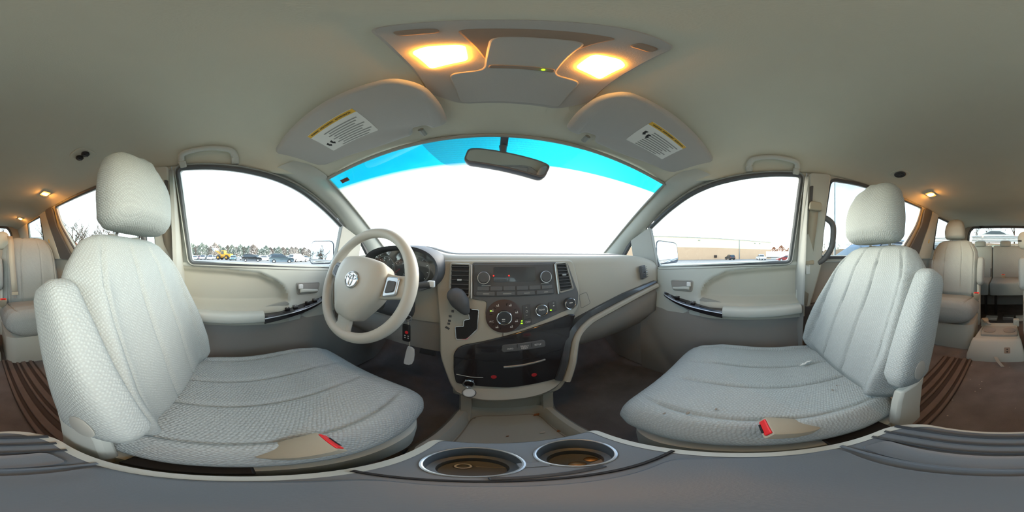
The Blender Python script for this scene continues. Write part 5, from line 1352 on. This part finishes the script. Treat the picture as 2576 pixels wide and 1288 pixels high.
# vehicles alongside on the right and behind
car('suv', 'navy', 3.55, -3.3, 90, 'dark blue estate car with roof rails parked alongside on the passenger side', group='cars alongside')
car('van', 'grey', 3.9, -9.1, 90, 'tall grey van parked behind the blue estate car', scale=1.22, group='cars alongside')
car('sedan', 'silver', -3.9, -5.5, 90, 'silver saloon parked beside the left sliding door', group='cars alongside')
bk = MB()
MB_ = []
V = []; F = []
for i in range(31):
    for j, (y, z) in enumerate(((-12.8, 0), (-14.4, 1.4), (-15.4, 2.5), (-24, 2.8), (-44, 3.0))):
        V.append((-30+2*i, y+.2*math.sin(i*1.7), GZ+z+.06*math.sin(i*2.3+j)))
for i in range(30):
    for j in range(4): F.append((i*5+j, i*5+j+1, (i+1)*5+j+1, (i+1)*5+j))
em_ = MB().add(V, F).build('embankment', 'brush'); tag(em_, 'grassy brown bank rising behind the tailgate', kind='structure')
car('sedan', 'silver', 1.2, -17.8, 8, 'silver saloon on the bank seen through the rear window', z=GZ+2.62, group='cars alongside')
for k, (yy, zz) in enumerate(((-15.3, 2.5),)):
    gr = root('guard_rail', (0, yy, GZ+zz), 'galvanised guard rail along the bank behind the tailgate', 'guard rail')
    for z_ in (.25, .55):
        MB().loft([[(x, b, z_+c) for b, c in ((0, -.14), (.05, -.08), (.01, 0), (.05, .08), (0, .14), (-.02, .14), (-.02, -.14))] for x in (-9, 16)]).build('rail', 'silver', gr)
    for i in range(10):
        MB().box((-7.5+i*2.5, -.06, .25), (.10, .08, .95)).build('post', 'bark', gr)
# lamp post
p = polar(120.4, 13)
lpst = root('lamp_post', (p.x, p.y, GZ), 'tall grey lamp post beyond the sliding door', 'lamp post')
MB().tube([(0, 0, 0), (0, 0, 4.5), (0, 0, 9)], [.10, .08, .06], 12).build('pole', 'paint_grey', lpst)
MB().tube([(0, 0, 8.9), (.5, .1, 9.05), (1.0, .2, 9.0)], .035, 8).build('arm', 'paint_grey', lpst)
MB().box((1.1, .22, 8.98), (.5, .22, .1)).build('lamp_head', 'paint_grey', lpst, bevel=.03)
# trees ----------------------------------------------------------
def bare_tree(h, seed, m='bark', lv=5, spread=.55, twig=True):
    rnd = random.Random(seed); rt = root('bare_tree', (0, 0, 0)); tk = MB(); br = MB()
    def grow_(p, d, L, r, n):
        q = p+d*L; mid = p+d*L*.5+Vector((rnd.uniform(-1, 1), rnd.uniform(-1, 1), 0))*L*.05
        (tk if n == lv else br).tube([p, mid, q], [r, r*.85, r*.66], 6 if n > 2 else 3, cap=False)
        if n == 0: return
        for k in range(3 if n > 1 else 4):
            a = rnd.uniform(0, 6.28); s = rnd.uniform(.5, 1)*spread*1.4
            nd = (d+Vector((math.cos(a)*s, math.sin(a)*s, rnd.uniform(.0, .3)))).normalized()
            grow_(p.lerp(q, rnd.uniform(.55, 1)), nd, L*rnd.uniform(.6, .82), r*.58, n-1)
    grow_(Vector((0, 0, 0)), Vector((rnd.uniform(-.06, .06), rnd.uniform(-.06, .06), 1)).normalized(), h*.34, h*.021, lv)
    tk.build('trunk', m, rt); br.build('branches', m, rt)
    return rt
def leafy_tree(h, w, seed, m):
    rnd = random.Random(seed); rt = root('leafy_tree', (0, 0, 0)); cr = MB()
    for k in range(900):
        a = rnd.uniform(0, 6.28); t = rnd.random()**.8; rr = w*math.sqrt(rnd.random())*(1-abs(2*t-.9)**2.2*.85)
        c = Vector((math.cos(a)*rr, math.sin(a)*rr, h*(.10+.9*t)))
        s = h*.030*rnd.uniform(.6, 1.5); M_ = Matrix.Translation(c) @ Euler((rnd.uniform(0, 6), rnd.uniform(0, 6), rnd.uniform(0, 6))).to_matrix().to_4x4()
        cr.add([(-s, -s*.6, 0), (s, -s*.5, s*.3), (s*.7, s*.6, 0), (-s*.6, s*.7, s*.2)], [(0, 1, 2), (0, 2, 3)], M_)
    MB().tube([(0, 0, 0), (0, 0, h*.5)], [h*.02, h*.012], 7).build('trunk', 'bark', rt)
    o = cr.build('foliage', m, rt, smooth=False); o['kind'] = 'stuff'
    return rt
TP = {}
def tree(key, az, d, sc_, lab, group, name):
    if key not in TP:
        k = key[0]
        o = bare_tree(8, key[1], 'bark' if key[1] % 2 else 'bark_pale') if k == 'bare' else leafy_tree(8, {'dense': 3.2, 'autumn': 3.4, 'brush': 4.2, 'farg': 2.6, 'farb': 2.9}[k], key[1], {'dense': 'evergreen', 'autumn': 'autumn', 'brush': 'brush', 'farg': 'hazed_green', 'farb': 'hazed_brown'}[k])
        TP[key] = o
    else:
        o = copy_tree(TP[key])
    p = polar(az, d); o.location = p; o.scale = (sc_, sc_, sc_); o.rotation_euler = (0, 0, R(random.uniform(0, 360))); o.name = name
    tag(o, lab, 'tree', group)
    return o
rn = random.Random(3)
# far belt behind the car yard
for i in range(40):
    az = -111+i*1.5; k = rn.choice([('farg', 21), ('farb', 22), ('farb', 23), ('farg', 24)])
    tree(k, az, 108+(i % 3)*9, rn.uniform(.85, 1.1)*lerp(az, [-111, -95, -60], [1.5, 1.15, .85]), 'haze tinted grey green tree in the far belt behind the car yard' if k[0] == 'farg' else 'haze tinted pale brown tree in the far belt behind the car yard', 'green trees of the far belt' if k[0] == 'farg' else 'brown trees of the far belt', 'far_tree')
for i in range(9):
    tree(('bare', 11+i % 4), -109+i*5.2+rn.uniform(-1, 1), 94, rn.uniform(1.0, 1.35), 'thin bare tree standing out of the far belt', 'bare trees of the far belt', 'bare_tree')
# near trees behind the left sliding door
for i in range(11):
    tree(('bare', 11+i % 4), -160+i*2.8, (21, 30, 40, 52)[i % 4], (.80, 1.15, 1.4, 1.6)[i % 4]*rn.uniform(.9, 1.05), 'leafless tree beyond the left rear windows', 'leafless trees on the left', 'bare_tree')
for i in range(13):
    tree(('dense', 1) if i % 3 else ('autumn', 4), -163+i*2.7, (27, 35, 44)[i % 3], (.45, .62, .8)[i % 3], 'dark evergreen bush under the leafless trees' if i % 3 else 'rusty bush under the leafless trees', 'hedge on the left' if i % 3 else 'rusty bushes on the left', 'bush')
# right rear and behind
for i in range(8):
    tree(('bare', 11+i % 4), 113+i*4.5, (40, 52)[i % 2], (.75, 1.0)[i % 2], 'bare tree beyond the lamp post', 'bare trees on the right', 'bare_tree')
for i in range(9):
    tree(('brush', 2), 112+i*4.2, 60, rn.uniform(.35, .5), 'brown scrub bush beyond the lamp post', 'scrub on the right', 'bush')
for i in range(7):
    o = tree(('bare', 11+i % 4), 166+i*4.4, (24, 31)[i % 2], rn.uniform(.55, .8), 'twiggy bare tree on the bank behind the tailgate', 'trees on the bank', 'bare_tree'); o.location.z = GZ+2.78
for i in range(8):
    tree(('autumn', 4), 96.5+i*2.6, 120+(i % 2)*9, rn.uniform(.95, 1.15), 'rusty autumn tree past the warehouse', 'autumn trees on the right', 'autumn_tree')
for i in range(16):
    tree(('brush', 3), 18+i*2.2, 150, rn.uniform(.35, .5), 'low brown scrub on the horizon ahead', 'scrub on the horizon', 'bush')
